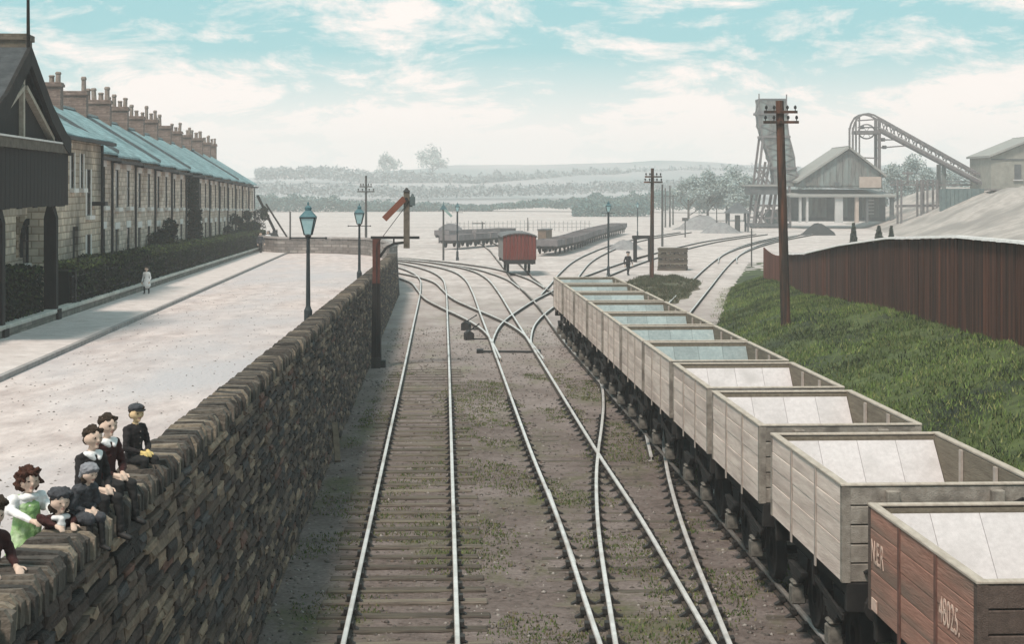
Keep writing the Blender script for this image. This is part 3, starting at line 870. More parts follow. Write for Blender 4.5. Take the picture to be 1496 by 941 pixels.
def wheel_mb():
    m = MB(); n = 20
    prof = [(.10, -.07), (.12, .07), (.20, .05), (.38, .035), (.40, .065), (.455, .065), (.465, -.055), (.485, -.06), (.485, -.08), (.40, -.08), (.38, -.035), (.20, -.05)]
    vs = []
    for i in range(n):
        t = 2 * math.pi * i / n
        for r, w in prof: vs.append((w, r * math.cos(t), r * math.sin(t)))
    k = len(prof); fs = []
    for i in range(n):
        j = (i + 1) % n
        for a in range(k): fs.append((i * k + a, i * k + (a + 1) % k, j * k + (a + 1) % k, j * k + a))
    return m.add(vs, fs)
WHEEL = wheel_mb().mesh('wheel', [M_UNDER], True)

def make_wagon(side_m, end_m, strap_m, plate_m, L_=WL):
    root = empty('coal_wagon', (0, 0, 0))
    hL, hW = L_ / 2, WW / 2
    ph = (WZ1 - WZ0) / 5
    m = MB(); m.box((0, 0, 0), (.06, L_, ph - .007)); SP = bevelled(m.mesh('side_plank', [side_m]), .006)
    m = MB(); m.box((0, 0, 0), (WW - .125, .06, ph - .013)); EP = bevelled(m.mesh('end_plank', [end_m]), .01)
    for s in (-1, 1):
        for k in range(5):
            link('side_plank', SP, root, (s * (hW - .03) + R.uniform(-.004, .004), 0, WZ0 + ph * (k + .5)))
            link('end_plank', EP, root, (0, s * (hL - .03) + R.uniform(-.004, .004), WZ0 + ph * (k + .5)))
    m = MB(); t = .03
    m.bbox(-hW + .062, -hW + .062 + t, -hL + .065, hL - .065, WZ0, WZ1 - .015); m.bbox(hW - .062 - t, hW - .062, -hL + .065, hL - .065, WZ0, WZ1 - .015)
    m.bbox(-hW + .095, hW - .095, -hL + .062, -hL + .092, WZ0, WZ1 - .015); m.bbox(-hW + .095, hW - .095, hL - .092, hL - .062, WZ0, WZ1 - .015)
    m.build('lining', [M_LINING], root)
    # inside ribs on the long sides
    m = MB()
    for s in (-1, 1):
        for yy in (-.7, .7): m.box((s * (hW - .115), yy, (WZ0 + WZ1) / 2), (.035, .09, WZ1 - WZ0 - .03))
    m.build('inner_rib', [M_STRAP], root)
    # sloped hopper plates at both ends and the floor between
    m = MB()
    for s in (-1, 1):
        a, b = s * (hL - .10), s * (hL - 1.15)
        x = hW - .10
        for k in range(4):
            x0, x1 = -x + 2 * x * k / 4 + .003, -x + 2 * x * (k + 1) / 4 - .003
            m = MB(); m.hexa([(x0, a, WZ1 - .10), (x1, a, WZ1 - .10), (x1, b, WZ0 + .02), (x0, b, WZ0 + .02)], [(x0, a, WZ1 - .07), (x1, a, WZ1 - .07), (x1, b, WZ0 + .05), (x0, b, WZ0 + .05)])
            m.build('hopper_plate', [plate_m], root)
        m = MB(); m.hexa([(-x, a, WZ1 - .13), (x, a, WZ1 - .13), (x, b, WZ0 - .005), (-x, b, WZ0 - .005)], [(-x, a, WZ1 - .104), (x, a, WZ1 - .104), (x, b, WZ0 + .015), (-x, b, WZ0 + .015)]); m.build('plate_backing', [plate_m], root)
    m = MB(); m.bbox(-hW + .1, hW - .1, -hL + 1.14, hL - 1.14, WZ0, WZ0 + .04)
    m.build('hopper_floor', [plate_m], root)
    m = MB()
    for s in (-1, 1):
        m.bbox(s * (hW - .035) - .05, s * (hW - .035) + .05, -hL - .01, hL + .01, WZ1, WZ1 + .035)
        m.bbox(-hW + .018, hW - .018, s * (hL - .035) - .05, s * (hL - .035) + .05, WZ1 + .002, WZ1 + .032)
    bevelled_m = bevelled(m.mesh('top_capping', [M_CAP]), .008); link('top_capping', bevelled_m, root)
    m = MB(); m.box((0, 0, 0), (.016, .075, WZ1 - WZ0 + .1)); ST = m.mesh('strap', [strap_m])
    for s in (-1, 1):
        for yy in (-L_ / 6 * 1.02, L_ / 6 * 1.02): link('strap', ST, root, (s * (hW + .009), yy, (WZ0 + WZ1) / 2 - .05))
    m = MB()
    m.bbox(-.05, .05, -.05, .05, 0, WZ1 - WZ0 - .004); CP = m.mesh('corner_plate', [end_m])
    for sx in (-1, 1):
        for sy in (-1, 1): link('corner_plate', CP, root, (sx * (hW - .043), sy * (hL - .043), WZ0 + .002))
    m = MB(); m.bbox(-.075, .075, -.06, .06, 0, WZ1 - WZ0 + .18); SN = bevelled(m.mesh('end_stanchion', [end_m]), .01)
    for sx in (-.62, .62):
        for sy in (-1, 1): link('end_stanchion', SN, root, (sx, sy * (hL + .063), WZ0 - .22))
    m = MB()
    for sy in (-1, 1): m.beam((-.95, sy * (hL + .018), WZ0 + .12), (.95, sy * (hL + .018), WZ1 - .15), .03, .07, up=(0, 1, 0))
    m.build('end_brace', [M_UNDER], root)
    # underframe
    m = MB()
    for sx in (-.92, .92): m.bbox(sx - .06, sx + .06, -hL + .12, hL - .12, 1.06, WZ0 - .004)
    for yy in (-1.0, 0, 1.0): m.bbox(-.86, .86, yy - .06, yy + .06, 1.1, WZ0 - .006)
    m.build('underframe', [M_UNDER], root)
    m = MB(); m.bbox(-1.15, 1.15, -.06, .06, 1.02, WZ0 - .003); HS = bevelled(m.mesh('headstock', [M_UNDER]))
    for sy in (-1, 1): link('headstock', HS, root, (0, sy * (hL - .058), 0))
    m = MB(); m.tube((0, 0, 0), (0, .16, 0), .085, .075); m.tube((0, .16, 0), (0, .27, 0), .045, .045); m.tube((0, .27, 0), (0, .30, 0), .16, .15, 14)
    BF = m.mesh('buffer', [M_UNDER], False)
    for sx in (-.86, .86):
        for sy in (-1, 1): link('buffer', BF, root, (sx, sy * hL, 1.13), (0, 0, 0 if sy > 0 else math.pi))
    m = MB(); m.tube((-.75, 0, 0), (.75, 0, 0), .065)
    AX = m.mesh('axle', [M_UNDER])
    m = MB(); m.hexa([(-.02, -.34, .34), (.02, -.34, .34), (.02, .34, .34), (-.02, .34, .34)], [(-.02, -.11, -.2), (.02, -.11, -.2), (.02, .11, -.2), (-.02, .11, -.2)][::1])
    m.box((0, 0, -.2), (.03, .42, .05)); AG = m.mesh('axleguard', [M_UNDER])
    m = MB(); m.box((0, 0, 0), (.2, .21, .25)); m.box((.02, 0, .16), (.14, .26, .05)); AB = bevelled(m.mesh('axlebox', [M_AXLE]), .02)
    m = MB()
    for k in range(4): m.box((0, 0, .05 * k), (.085, .85 - .17 * (3 - k), .045))
    SPG = m.mesh('leaf_spring', [M_UNDER])
    for yy in (-1.05, 1.05):
        link('axle', AX, root, (0, yy, .47))
        for sx in (-1, 1):
            link('wheel', WHEEL, root, (sx * .75, yy, .487), (0, 0, 0 if sx > 0 else math.pi))
            link('axleguard', AG, root, (sx * .965, yy, .7))
            link('axlebox', AB, root, (sx * 1.05, yy, .50), (0, 0, 0 if sx > 0 else math.pi))
            link('leaf_spring', SPG, root, (sx * 1.05, yy, .70))
    for sx in (-1, 1):
        m = MB(); m.beam((sx * 1.08, -.1, 1.0), (sx * 1.1, -1.7, .86), .03, .07); m.beam((sx * 1.085, -.1, 1.35), (sx * 1.085, -.1, .9), .04, .1)
        m.build('brake_lever', [M_UNDER], root)
    m = MB(); m.box((0, 0, 0), (.13, .09, .34)); BB = m.mesh('brake_block', [M_UNDER])
    for yy in (-.52, .52):
        for sx in (-.75, .75): link('brake_block', BB, root, (sx, yy, .5))
    m = MB(); m.tube((0, hL, 1.12), (0, hL + .32, 1.08), .03); m.ell((0, hL + .34, 1.05), (.035, .09, .09), 8, 5); m.build('coupling', [M_UNDER], root)
    return root
FAR_ENDS = [18.9, 24.3, 29.35, 34.05, 38.7, 43.2, 47.8, 52.4, 57.2, 62.0, 67.0]
WLAB = ['brown planked coal wagon lettered with white numbers at the near end of the train',
        'pale planked coal wagon coupled directly behind the brown numbered wagon',
        'second pale coal wagon behind the brown numbered wagon',
        'third pale coal wagon behind the brown numbered wagon',
        'fourth wagon behind the brown numbered one, first with a haze tinted inside',
        'fifth wagon behind the brown numbered one, with a haze tinted inside',
        'blue grey lined wagon fifth from the far end of the train',
        'blue grey lined wagon fourth from the far end of the train',
        'blue grey lined wagon third from the far end of the train',
        'blue grey lined wagon next to the last of the train',
        'last pale wagon of the train, beside the curved crossing rails']
def put_wagon(o, i, L_):
    yc = FAR_ENDS[i] - L_ / 2
    o.location = (wag_x(yc), yc, 0); o.rotation_euler = (0, 0, math.atan(.0478))
    tag(o, WLAB[i], 'coal wagon', 'coal wagons in the long train')
pale = make_wagon(M_PALEPLANK, M_PALEEND, M_STRAP, M_PLATE); put_wagon(pale, 1, WL)
for i in (2, 3): put_wagon(copy_tree(pale), i, WL)
blue = make_wagon(M_PALEPLANK, M_PALEEND, M_STRAP, M_PLATEHAZE); put_wagon(blue, 4, WL)
for i in range(5, 11): put_wagon(copy_tree(blue), i, WL)
brown = make_wagon(M_REDPLANK, M_REDEND, M_STRAPR, M_PLATE, 3.75); put_wagon(brown, 0, 3.75)
# painted letters on the brown wagon's side (faces -x): x axis runs toward the near end
def letter(s, size, yfar, z, sx):
    me = text_mesh('lettering', s, size, M_LETTER, sx)
    for v in me.vertices: v.co = Vector((-WW / 2 - .006 - v.co.z, -v.co.x, v.co.y))
    link('lettering', me, brown, (0, yfar, z))
letter('N.E.R', .36, 1.76, 1.92, .62)
letter('48025.', .36, -.74, 1.90, .66)
m = MB(); m.box((-WW / 2 - .012, 1.60, 1.47), (.01, .22, .13)); m.build('number_plate', [M_LETTER], brown)
# iron hopper gear on the near end of the brown wagon
m = MB(); m.beam((-.2, -1.96, 2.2), (.9, -2.0, 1.9), .05, .06, up=(0, 1, 0)); m.beam((.7, -1.97, 2.4), (.72, -2.02, 1.3), .06, .05, up=(0, 1, 0)); m.build('end_door_bar', [M_STRAP], brown)

# ------------------------------------------------------------------ red van standing beyond the train
def make_van(x, y, rz, label):
    r = empty('covered_van', (x, y, 0), rz, label, 'railway van')
    w, l, z0, z1 = 1.16, 6.0, .98, 2.62
    for k in range(9):
        xx = -w + 2 * w * (k + .5) / 9
        top = z1 + .22 * (1 - (xx / w) ** 2) - .03
        m = MB(); m.bbox(-w / 9 + .008, w / 9 - .008, -.03, .03, 0, top - z0); link('end_board', m.mesh('end_board', [M_VANRED]), r, (xx, 0, z0))
    m = MB(); m.prism([(-w + .02, .035, z0), (w - .02, .035, z0)] + [(w * math.cos(t) * .98, .035, z1 - .03 + .2 * math.sin(t)) for t in [math.pi * k / 8 for k in range(9)]], (0, l - .07, 0)); m.build('body', [M_VANSIDE], r)
    for k in range(6):
        for s in (-1, 1):
            m = MB(); m.bbox(-.02, .02, 0, .1, 0, z1 - z0 - .05); link('side_post', m.mesh('side_post', [M_VANROOF]), r, (s * (w), .06 + k * 1.15, z0))
    m = MB()
    ts = [math.pi * k / 10 for k in range(11)]
    arc = [(1.26 * math.cos(t), 0, z1 - .04 + .30 * math.sin(t)) for t in ts]; inn = [(1.24 * math.cos(t), 0, z1 - .09 + .28 * math.sin(t)) for t in ts]
    for k in range(10): m.hexa([Vector(arc[k]) + Vector((0, -.12, 0)), Vector(arc[k + 1]) + Vector((0, -.12, 0)), Vector(inn[k + 1]) + Vector((0, -.12, 0)), Vector(inn[k]) + Vector((0, -.12, 0))],
                               [Vector(arc[k]) + Vector((0, l + .12, 0)), Vector(arc[k + 1]) + Vector((0, l + .12, 0)), Vector(inn[k + 1]) + Vector((0, l + .12, 0)), Vector(inn[k]) + Vector((0, l + .12, 0))])
    m.build('roof', [M_VANROOF], r)
    m = MB(); m.bbox(-1.12, 1.12, -.05, .1, .68, z0 - .003); m.bbox(-1.12, 1.12, l - .1, l + .05, .68, z0 - .003)
    for s in (-.95, .95): m.bbox(s - .06, s + .06, .1, l - .1, .72, z0 - .005)
    m.build('underframe', [M_UNDER], r)
    m = MB(); m.tube((0, 0, 0), (0, -.36, 0), .075); m.tube((0, -.36, 0), (0, -.4, 0), .18, .18, 12); B = m.mesh('buffer', [M_UNDER])
    for s in (-.86, .86): link('buffer', B, r, (s, -.05, .84))
    for yy in (1.2, 4.8):
        for s in (-1, 1): link('wheel', WHEEL, r, (s * .75, yy, .487))
    m = MB()
    for s in (-.45, .45): m.bbox(s - .05, s + .05, -.075, -.032, z0, z1 - .1)
    m.build('end_stanchion', [M_VANRED], r)
    return r
make_van(.53, 120, .06, 'dark red covered van standing alone beyond the coal wagons')

# rows of low wagons further down the yard
M_FARWAG = mat('far_wagon_wood', (.10, .09, .095), (.20, .18, .18), scale=1.2, rnd=.25)
M_FARLOAD = mat('far_wagon_load', (.42, .41, .42), (.58, .56, .56), scale=1.2, rnd=.1)
def make_low():
    r = empty('low_wagon', (0, 0, 0))
    m = MB()
    for s in (-1, 1):
        m.bbox(s * 1.0 - .05, s * 1.0 + .05, -2.1, 2.1, .75, 1.32); m.bbox(-.95, .95, s * 2.05 - .05, s * 2.05 + .05, .75, 1.318)
    m.build('body', [M_FARWAG], r)
    m = MB(); m.bbox(-.94, .94, -1.99, 1.99, .76, 1.2); m.build('load', [M_FARLOAD], r)
    m = MB(); m.bbox(-.9, .9, -2.05, 2.05, .5, .745)
    for s in (-.6, .6):
        for e in (-1, 1): m.tube((s, e * 2.05, .7), (s, e * 2.4, .7), .09)
    m.build('underframe', [M_UNDER], r)
    for yy in (-1.2, 1.2):
        for s in (-1, 1): link('wheel', WHEEL, r, (s * .72, yy, .36), (0, 0, 0), (.74, .74, .74))
    return r
low = None
def low_row(pts, label, group):
    global low
    c = spline(pts, .2); acc = 4.84; n = 0
    for k in range(len(c) - 1):
        d = c[k + 1] - c[k]; acc += d.length
        if acc >= 4.84:
            acc -= 4.84
            if low is None: low = make_low(); o = low
            else: o = copy_tree(low)
            o.location = c[k]; o.rotation_euler = (0, 0, math.atan2(-d.x, d.y))
            tag(o, label % (ORD[n] if n < len(ORD) else 'further'), 'wagon', group); n += 1
low_row([(3.5, 157), (4.3, 161), (6.1, 172), (7.9, 187), (10.4, 205), (14.5, 231)], '%s low loaded wagon of the curved row behind the red van', 'low wagons in the curved far row')
low_row([(-5.6, 173.5), (-2.6, 182), (-.2, 188)], '%s low wagon of the short row beside the twin posts', 'low wagons in the short far row')
low_row([(-6.6, 192), (-3.0, 197), (.6, 204)], '%s low wagon of the back row beside the twin posts', 'low wagons in the short back row')
r_ = empty('brake_van', (3.1, 161, 0), -.25, 'small brown brake van at the head of the curved row of low wagons', 'brake van')
m = MB(); m.bbox(-.4, .4, -1.2, 1.2, 1.0, 2.1); m.build('body', [mat('brake_brown', (.13, .09, .07), (.22, .16, .12), scale=2)], r_)
m = MB(); m.prism([(-.5, -1.3, 2.1), (.5, -1.3, 2.1), (.4, -1.3, 2.2), (-.4, -1.3, 2.2)], (0, 2.6, 0)); m.build('roof', [M_VANROOF], r_)
m = MB(); m.bbox(-.45, .45, -1.3, 1.3, .5, .99); m.build('underframe', [M_UNDER], r_)
for s in (-.36, .36):
    for yy in (-.8, .8): link('wheel', WHEEL, r_, (s, yy, .36), (0, 0, 0), (.74, .74, .74))

# ------------------------------------------------------------------ semaphore signal on its bracket post
sg = empty('semaphore_signal', (-4.66, 58.8, GZ), 0, 'bracket semaphore signal with red arm lowered, standing against the stone wall', 'railway signal')
zt = 4.26 - GZ
m = MB(); m.hexa([(-.17, -.17, -.1), (.17, -.17, -.1), (.17, .17, -.1), (-.17, .17, -.1)], [(-.13, -.13, 2.9), (.13, -.13, 2.9), (.13, .13, 2.9), (-.13, .13, 2.9)]); m.build('post', [M_TARRED], sg)
m = MB(); m.bbox(-.125, .125, -.125, .125, 2.9, zt); m.build('upper_post', [M_REDWOOD], sg)
m = MB(); m.bbox(-.19, 1.48, -.09, .09, zt, zt + .09); m.build('platform_beam', [M_IRON], sg)
m = MB(); pts = [(.12, 0, zt - .62), (.34, 0, zt - .3), (.62, 0, zt - .16), (1.0, 0, zt - .12)]
for a, b in zip(pts, pts[1:]): m.beam(a, b, .07, .09)
m.beam((.6, 0, zt - .14), (.6, 0, zt), .05, .07); m.build('brace', [M_IRON], sg)
dx = 1.04
m = MB(); m.bbox(dx - .1, dx + .1, -.1, .1, zt - .32, zt + 1.62); m.build('doll_post', [mat('doll_wood', (.06, .05, .04), (.17, .14, .11), scale=6)], sg)
m = MB(); m.hexa([(dx - .13, -.13, zt + 1.62), (dx + .13, -.13, zt + 1.62), (dx + .13, .13, zt + 1.62), (dx - .13, .13, zt + 1.62)], [(dx - .02, -.02, zt + 1.76), (dx + .02, -.02, zt + 1.76), (dx + .02, .02, zt + 1.76), (dx - .02, .02, zt + 1.76)]); m.build('finial', [M_IRON], sg)
m = MB(); a0 = Vector((dx - .06, -.15, zt + 1.40)); a1 = Vector((dx - .76, -.15, zt + .68)); m.beam(a0, a1, .03, .21, up=(-.7, 0, .7)); ar = m.build('arm', [M_REDPAINT], sg)
m = MB(); m.tube((dx, -.2, zt + 1.38), (dx, -.1, zt + 1.38), .05); m.build('pivot', [M_IRON], sg)
m = MB(); m.box((dx + .2, 0, zt + 1.3), (.18, .18, .3)); m.tube((dx + .2, 0, zt + 1.45), (dx + .2, 0, zt + 1.55), .06, .03); m.bbox(dx + .1, dx + .2, -.05, .05, zt + 1.1, zt + 1.16); m.build('signal_lamp', [mat('signal_lamp_paint', (.06, .08, .085), (.12, .15, .15), scale=5)], sg)
m = MB(); m.tube((dx + .1, -.12, zt + 1.3), (.02, -.16, zt - .2), .012); m.tube((.02, -.16, zt - .2), (.02, -.19, .2), .012); m.build('pull_rod', [M_IRON], sg)
m = MB(); m.box((.0, -.2, .16), (.3, .25, .4)); m.box((.17, 0, .1), (.3, .3, .3)); m.build('base_crank', [M_IRON], sg)
# short propped baulk against the wall foot
pb = empty('propped_baulk', (xbase(39) + .1, 39, GZ), 0, 'short pale timber baulk leaning on the foot of the stone wall', 'timber baulk')
m = MB(); m.beam((.1, -.5, 0), (-.06, .35, .75), .13, .1); m.build('baulk', [mat('baulk_wood', (.12, .085, .06), (.22, .165, .12), scale=5)], pb)

# ------------------------------------------------------------------ gas lamps
def gas_lamp(x, y, z, H, label, group='gas lamp posts', slim=1.0):
    r = empty('street_lamp', (x, y, z), 0, label, 'street lamp', group)
    hl = H - .82
    m = MB(); m.lathe((0, 0, 0), [(.13, -.1), (.13, .25), (.10, .3), (.10, .75), (.075, .8), (.055, .86), (.045 * slim, hl - .5), (.04 * slim, hl - .02), (.075, hl), (.075, hl + .03)], 12); m.build('column', [M_CASTIRON], r)
    m = MB(); m.tube((-.42, 0, hl - .03), (.42, 0, hl - .03), .018, None, 6)
    for s in (-1, 1): m.ell((s * .43, 0, hl - .03), (.03, .03, .03), 6, 4)
    m.build('ladder_bar', [M_CASTIRON], r)
    a, b, zb, zt_ = .085, .175, hl + .05, hl + .46
    lb = [(-a, -a, zb), (a, -a, zb), (a, a, zb), (-a, a, zb)]; lt = [(-b, -b, zt_), (b, -b, zt_), (b, b, zt_), (-b, b, zt_)]
    for i in range(4):
        j = (i + 1) % 4
        n_ = Vector(((lb[i][0] + lb[j][0]), (lb[i][1] + lb[j][1]), 0)).normalized() * .008
        m = MB(); m.prism([lb[i], lb[j], lt[j], lt[i]], -n_); m.build('lantern_pane', [M_TEAL], r)
    m = MB()
    for i in range(4):
        m.beam(Vector(lb[i]) * 1.0, Vector(lt[i]), .024, .024); m.beam(lt[i], lt[(i + 1) % 4], .03, .03); m.beam(lb[i], lb[(i + 1) % 4], .025, .025)
    m.beam((0, 0, hl), (0, 0, hl + .2), .04, .04)
    m.build('lantern_frame', [M_CASTIRON], r)
    m = MB(); m.hexa([(-.2, -.2, zt_ + .017), (.2, -.2, zt_ + .017), (.2, .2, zt_ + .017), (-.2, .2, zt_ + .017)], [(-.07, -.07, zt_ + .17), (.07, -.07, zt_ + .17), (.07, .07, zt_ + .17), (-.07, .07, zt_ + .17)])
    m.lathe((0, 0, zt_ + .17), [(.075, 0), (.085, .07), (.05, .11), (.02, .13), (.025, .18), (.005, .22)], 8); m.build('lantern_cap', [M_LAMPCAP], r)
    return r
gas_lamp(-4.92, 41.3, zroad(41.3), 3.35, 'nearer street lamp with teal lantern behind the stone wall')
gas_lamp(-5.95, 66.7, zroad(66.7), 3.42, 'further street lamp with teal lantern near the signal')
gas_lamp(6.65, 118, GZ, 5.3, 'tall yard lamp standing just beyond the far end of the train', 'yard lamp posts', 1.6)
gas_lamp(-4.66, 146, GZ, 4.95, 'yard lamp on a thin post next to the small signal', 'yard lamp posts', 1.8)
gas_lamp(15.7, 214, GZ, 4.5, 'distant yard lamp behind the timber gateway', 'yard lamp posts', 1.8)

# ------------------------------------------------------------------ telegraph poles
def pole(x, y, z, H, r0, r1, arms, label, lean=0.0, m_=M_POLE, rz=0.0, ins=True):
    r = empty('telegraph_pole', (x, y, z), rz, label, 'telegraph pole', 'telegraph poles')
    m = MB(); m.tube((0, 0, -.4), (lean, 0, H), r0, r1, 12); m.build('shaft', [m_], r, smooth=False)
    for (zz, w0, w1) in arms:
        m = MB(); lx = lean * zz / H; m.box((lx + (w0 + w1) / 2, -r1 - .04, zz), (w1 - w0, .09, .10)); a = m.build('crossarm', [m_], r)
        if ins:
            for t in (w0 + .08, w1 - .08, w0 + (w1 - w0) * .3, w0 + (w1 - w0) * .7):
                m = MB(); m.lathe((lx + t, -r1 - .04, zz + .05), [(.018, 0), (.018, .06), (.05, .08), (.055, .15), (.02, .2)], 8); m.build('insulator', [M_IRON], a)
    return r
bx, by = 10.25, 64.0
pole(bx, by, bankz(bx, by), 9.28 - bankz(bx, by), .19, .15, [(8.35 - bankz(bx, by) + .5, -.62, .62), (8.35 - bankz(bx, by) + .12, -.66, .66)], 'big dark telegraph pole standing on the grass bank', -.24)
pole(9.06, 111, .2, 7.1, .15, .10, [(6.55, -.5, .6), (6.2, -.55, .65)], 'grey telegraph pole on the scrubby turf island', .05)
pole(-11.9, 139.5, GZ, 7.2, .12, .08, [(6.3, -.5, .5), (5.9, -.7, .7)], 'telegraph pole behind the parapet at the street end', 0, M_FARPOLE)
pole(15.9, 181, GZ, 6.6, .13, .09, [], 'bare slender pole behind the dark sleeper stack', 0, M_FARPOLE)
pole(24.2, 270, GZ, 6.2, .14, .1, [], 'short bare pole among the distant telegraph poles', 0, M_FARPOLE)
pole(25.1, 272, GZ, 6.6, .15, .1, [(4.9, -1.0, 1.2)], 'distant telegraph pole with one wide crossarm', 0, M_FARPOLE)
pole(27.1, 288, GZ, 5.0, .15, .1, [], 'lowest bare pole among the distant telegraph poles', 0, M_FARPOLE)
pole(18.9, 135, GZ, 3.0, .06, .05, [], 'thin white post at the foot of the grass bank end', 0, M_FARPOLE)
# small signal with lamp top and dropped arm beside the shelter
r = empty('small_signal', (-5.85, 146, GZ), 0, 'small distant signal with a drooping arm beside the yard lamp', 'railway signal')
m = MB(); m.tube((0, 0, -.1), (0, 0, 4.6), .09, .075, 8); m.build('post', [M_FARPOLE], r)
m = MB(); m.prism([(-.32, -.12, 4.35), (.32, -.12, 4.35), (0, -.12, 4.85)], (0, .24, 0)); m.tube((0, 0, 4.8), (0, 0, 5.05), .03); m.build('cap', [M_LAMPCAP], r)
m = MB(); m.beam((.1, -.12, 4.35), (.72, -.12, 3.75), .03, .2, up=(.7, 0, .7)); m.build('arm', [mat('far_arm', (.16, .25, .24), (.25, .34, .32), scale=4)], r)
r = empty('yard_shelter', (-7.0, 193, GZ), 0, 'grey round roofed shelter raised on posts behind the small signal', 'shelter')
m = MB(); ar = [(-1.25, 0, 1.05), (1.25, 0, 1.05), (1.3, 0, 1.6), (.7, 0, 2.05), (0, 0, 2.2), (-.7, 0, 2.05), (-1.3, 0, 1.6)]; m.prism(ar, (0, 2.0, 0)); m.build('cabin', [mat('shelter_grey', (.14, .135, .14), (.24, .23, .235), scale=2)], r)
for sx in (-1.2, 1.15):
    for yy in (.1, 1.9): m = MB(); m.bbox(sx - .09, sx + .09, yy - .09, yy + .09, -.1, 1.045); m.build('leg', [M_FARPOLE], r)
# timber gateway, sleeper stack
r = empty('timber_gateway', (10.9, 143, GZ), .1, 'dark timber gateway of two posts and a beam behind the watching man', 'timber gateway')
for sx in (-.62, .62): m = MB(); m.bbox(sx - .14, sx + .14, -.14, .14, -.1, 1.95); m.build('post', [M_TARRED], r)
m = MB(); m.bbox(-.85, .95, -.17, .17, 1.952, 2.22); m.build('beam', [M_TARRED], r)
m = MB(); m.beam((-.5, .2, .3), (.5, .25, .55), .1, .12); m.build('rail', [M_TARRED], r)
st = empty('sleeper_stack', (12.0, 128, GZ), -.12, 'dark stack of old timber sleepers on the turf island', 'sleeper stack')
m = MB(); m.box((0, 0, 0), (2.15, .25, .145)); STM = bevelled(m.mesh('sleeper', [M_SLEEPER]), .015)
m = MB(); m.box((0, 0, 0), (.25, 2.1, .145)); STN = bevelled(m.mesh('sleeper', [M_SLEEPER]), .015)
for k in range(11):
    for q in range(7):
        if k % 3 == 2: link('sleeper', STN, st, (-.95 + q * .315, 1.0 + R.uniform(-.05, .05), .075 + k * .152))
        else: link('sleeper', STM, st, (R.uniform(-.06, .06), .06 + q * .315, .075 + k * .152))

# ------------------------------------------------------------------ board fence on the bank
fence = empty('board_fence', (13.25, 60, 1.78), 0, 'tall dark brown board fence along the top of the grass bank', 'fence')
FO = Vector((13.25, 60, 1.78))
M_BOARD = mat('board', (.026, .011, .0075), (.070, .031, .021), scale=3, bump=.4, bscale=12, stretch=(5, 5, .4), rnd=.15, c3=(.125, .046, .028), s3=.4, w3=(.46, .68))
def fen_at(y): 
    q = [p[0] for p in FEN]
    return [float(np.interp(y, q, [p[k] for p in FEN])) for k in (1, 2, 3)]
y = 30.0; nb = 0
while y < 92:
    w_ = .225 + R.uniform(-.02, .02)
    x, zb, zt_ = fen_at(y); x2, zb2, zt2 = fen_at(y + w_)
    if nb < 298:
        m = MB(); d = Vector((x2 - x, w_, 0)); nn = Vector((-d.y, d.x, 0)).normalized() * .045
        j = R.uniform(-.012, .012); jj = nn * R.uniform(-.25, .3)
        a, b = Vector((0, 0, 0)) + d * .025 + jj, d * .975 + jj
        zl, zh = zb - .35 - zb, zt_ - zb + j
        m.hexa([a + Vector((0, 0, zl)), b + Vector((0, 0, zb2 - zb - .35)), b + nn + Vector((0, 0, zb2 - zb - .35)), a + nn + Vector((0, 0, zl))],
               [a + Vector((0, 0, zh)), b + Vector((0, 0, zt2 - zb + j)), b + nn + Vector((0, 0, zt2 - zb + j)), a + nn + Vector((0, 0, zh))])
        m.build('board', [M_BOARD], fence, Vector((x, y, zb)) - FO); nb += 1
    y += w_
m = MB(); path = []
pcap = [Vector((fen_at(y_)[0] - .03, y_, fen_at(y_)[2] + .02)) - FO for y_ in frange(30, 92, 2)]
m.sweep(pcap, [(-.13, 0), (.13, 0), (.10, .07), (-.10, .07)]); m.build('capping', [M_FENCECAP], fence)  # pale strip added along the top for the bright ground beyond
m = MB()
for dz_ in (.5, 1.6): m.sweep([Vector((fen_at(y_)[0] + .1, y_, fen_at(y_)[1] + dz_ * (fen_at(y_)[2] - fen_at(y_)[1]) / 2.4)) - FO for y_ in frange(30, 92, 2)], [(-.04, 0), (.04, 0), (.04, .1), (-.04, .1)])
m.build('back_rail', [M_TARRED], fence)
# short reddish return and low end boards
ret = empty('end_fence', (14.8, 92.3, .6), 0, 'short reddish board fence at the far end of the dark fence', 'fence')
for k in range(34):
    t = k / 34; p = Vector((14.85 - .1 * t, 92.4 + 8.0 * t, 0)); zt_ = 2.42 + .15 * t - .25 * math.sin(t * 3.1)
    zb = .85 + .3 * t
    m = MB(); m.box((0, 0, (zt_ - zb) / 2 - .2), (.05, .215, zt_ - zb + .4)); link('board', m.mesh('board', [mat('red_board', (.09, .03, .02), (.17, .062, .04), scale=3, rnd=.25, stretch=(5, 5, .4), bump=.3)]), ret, Vector((p.x, p.y, zb)) - Vector((14.8, 92.3, .6)))
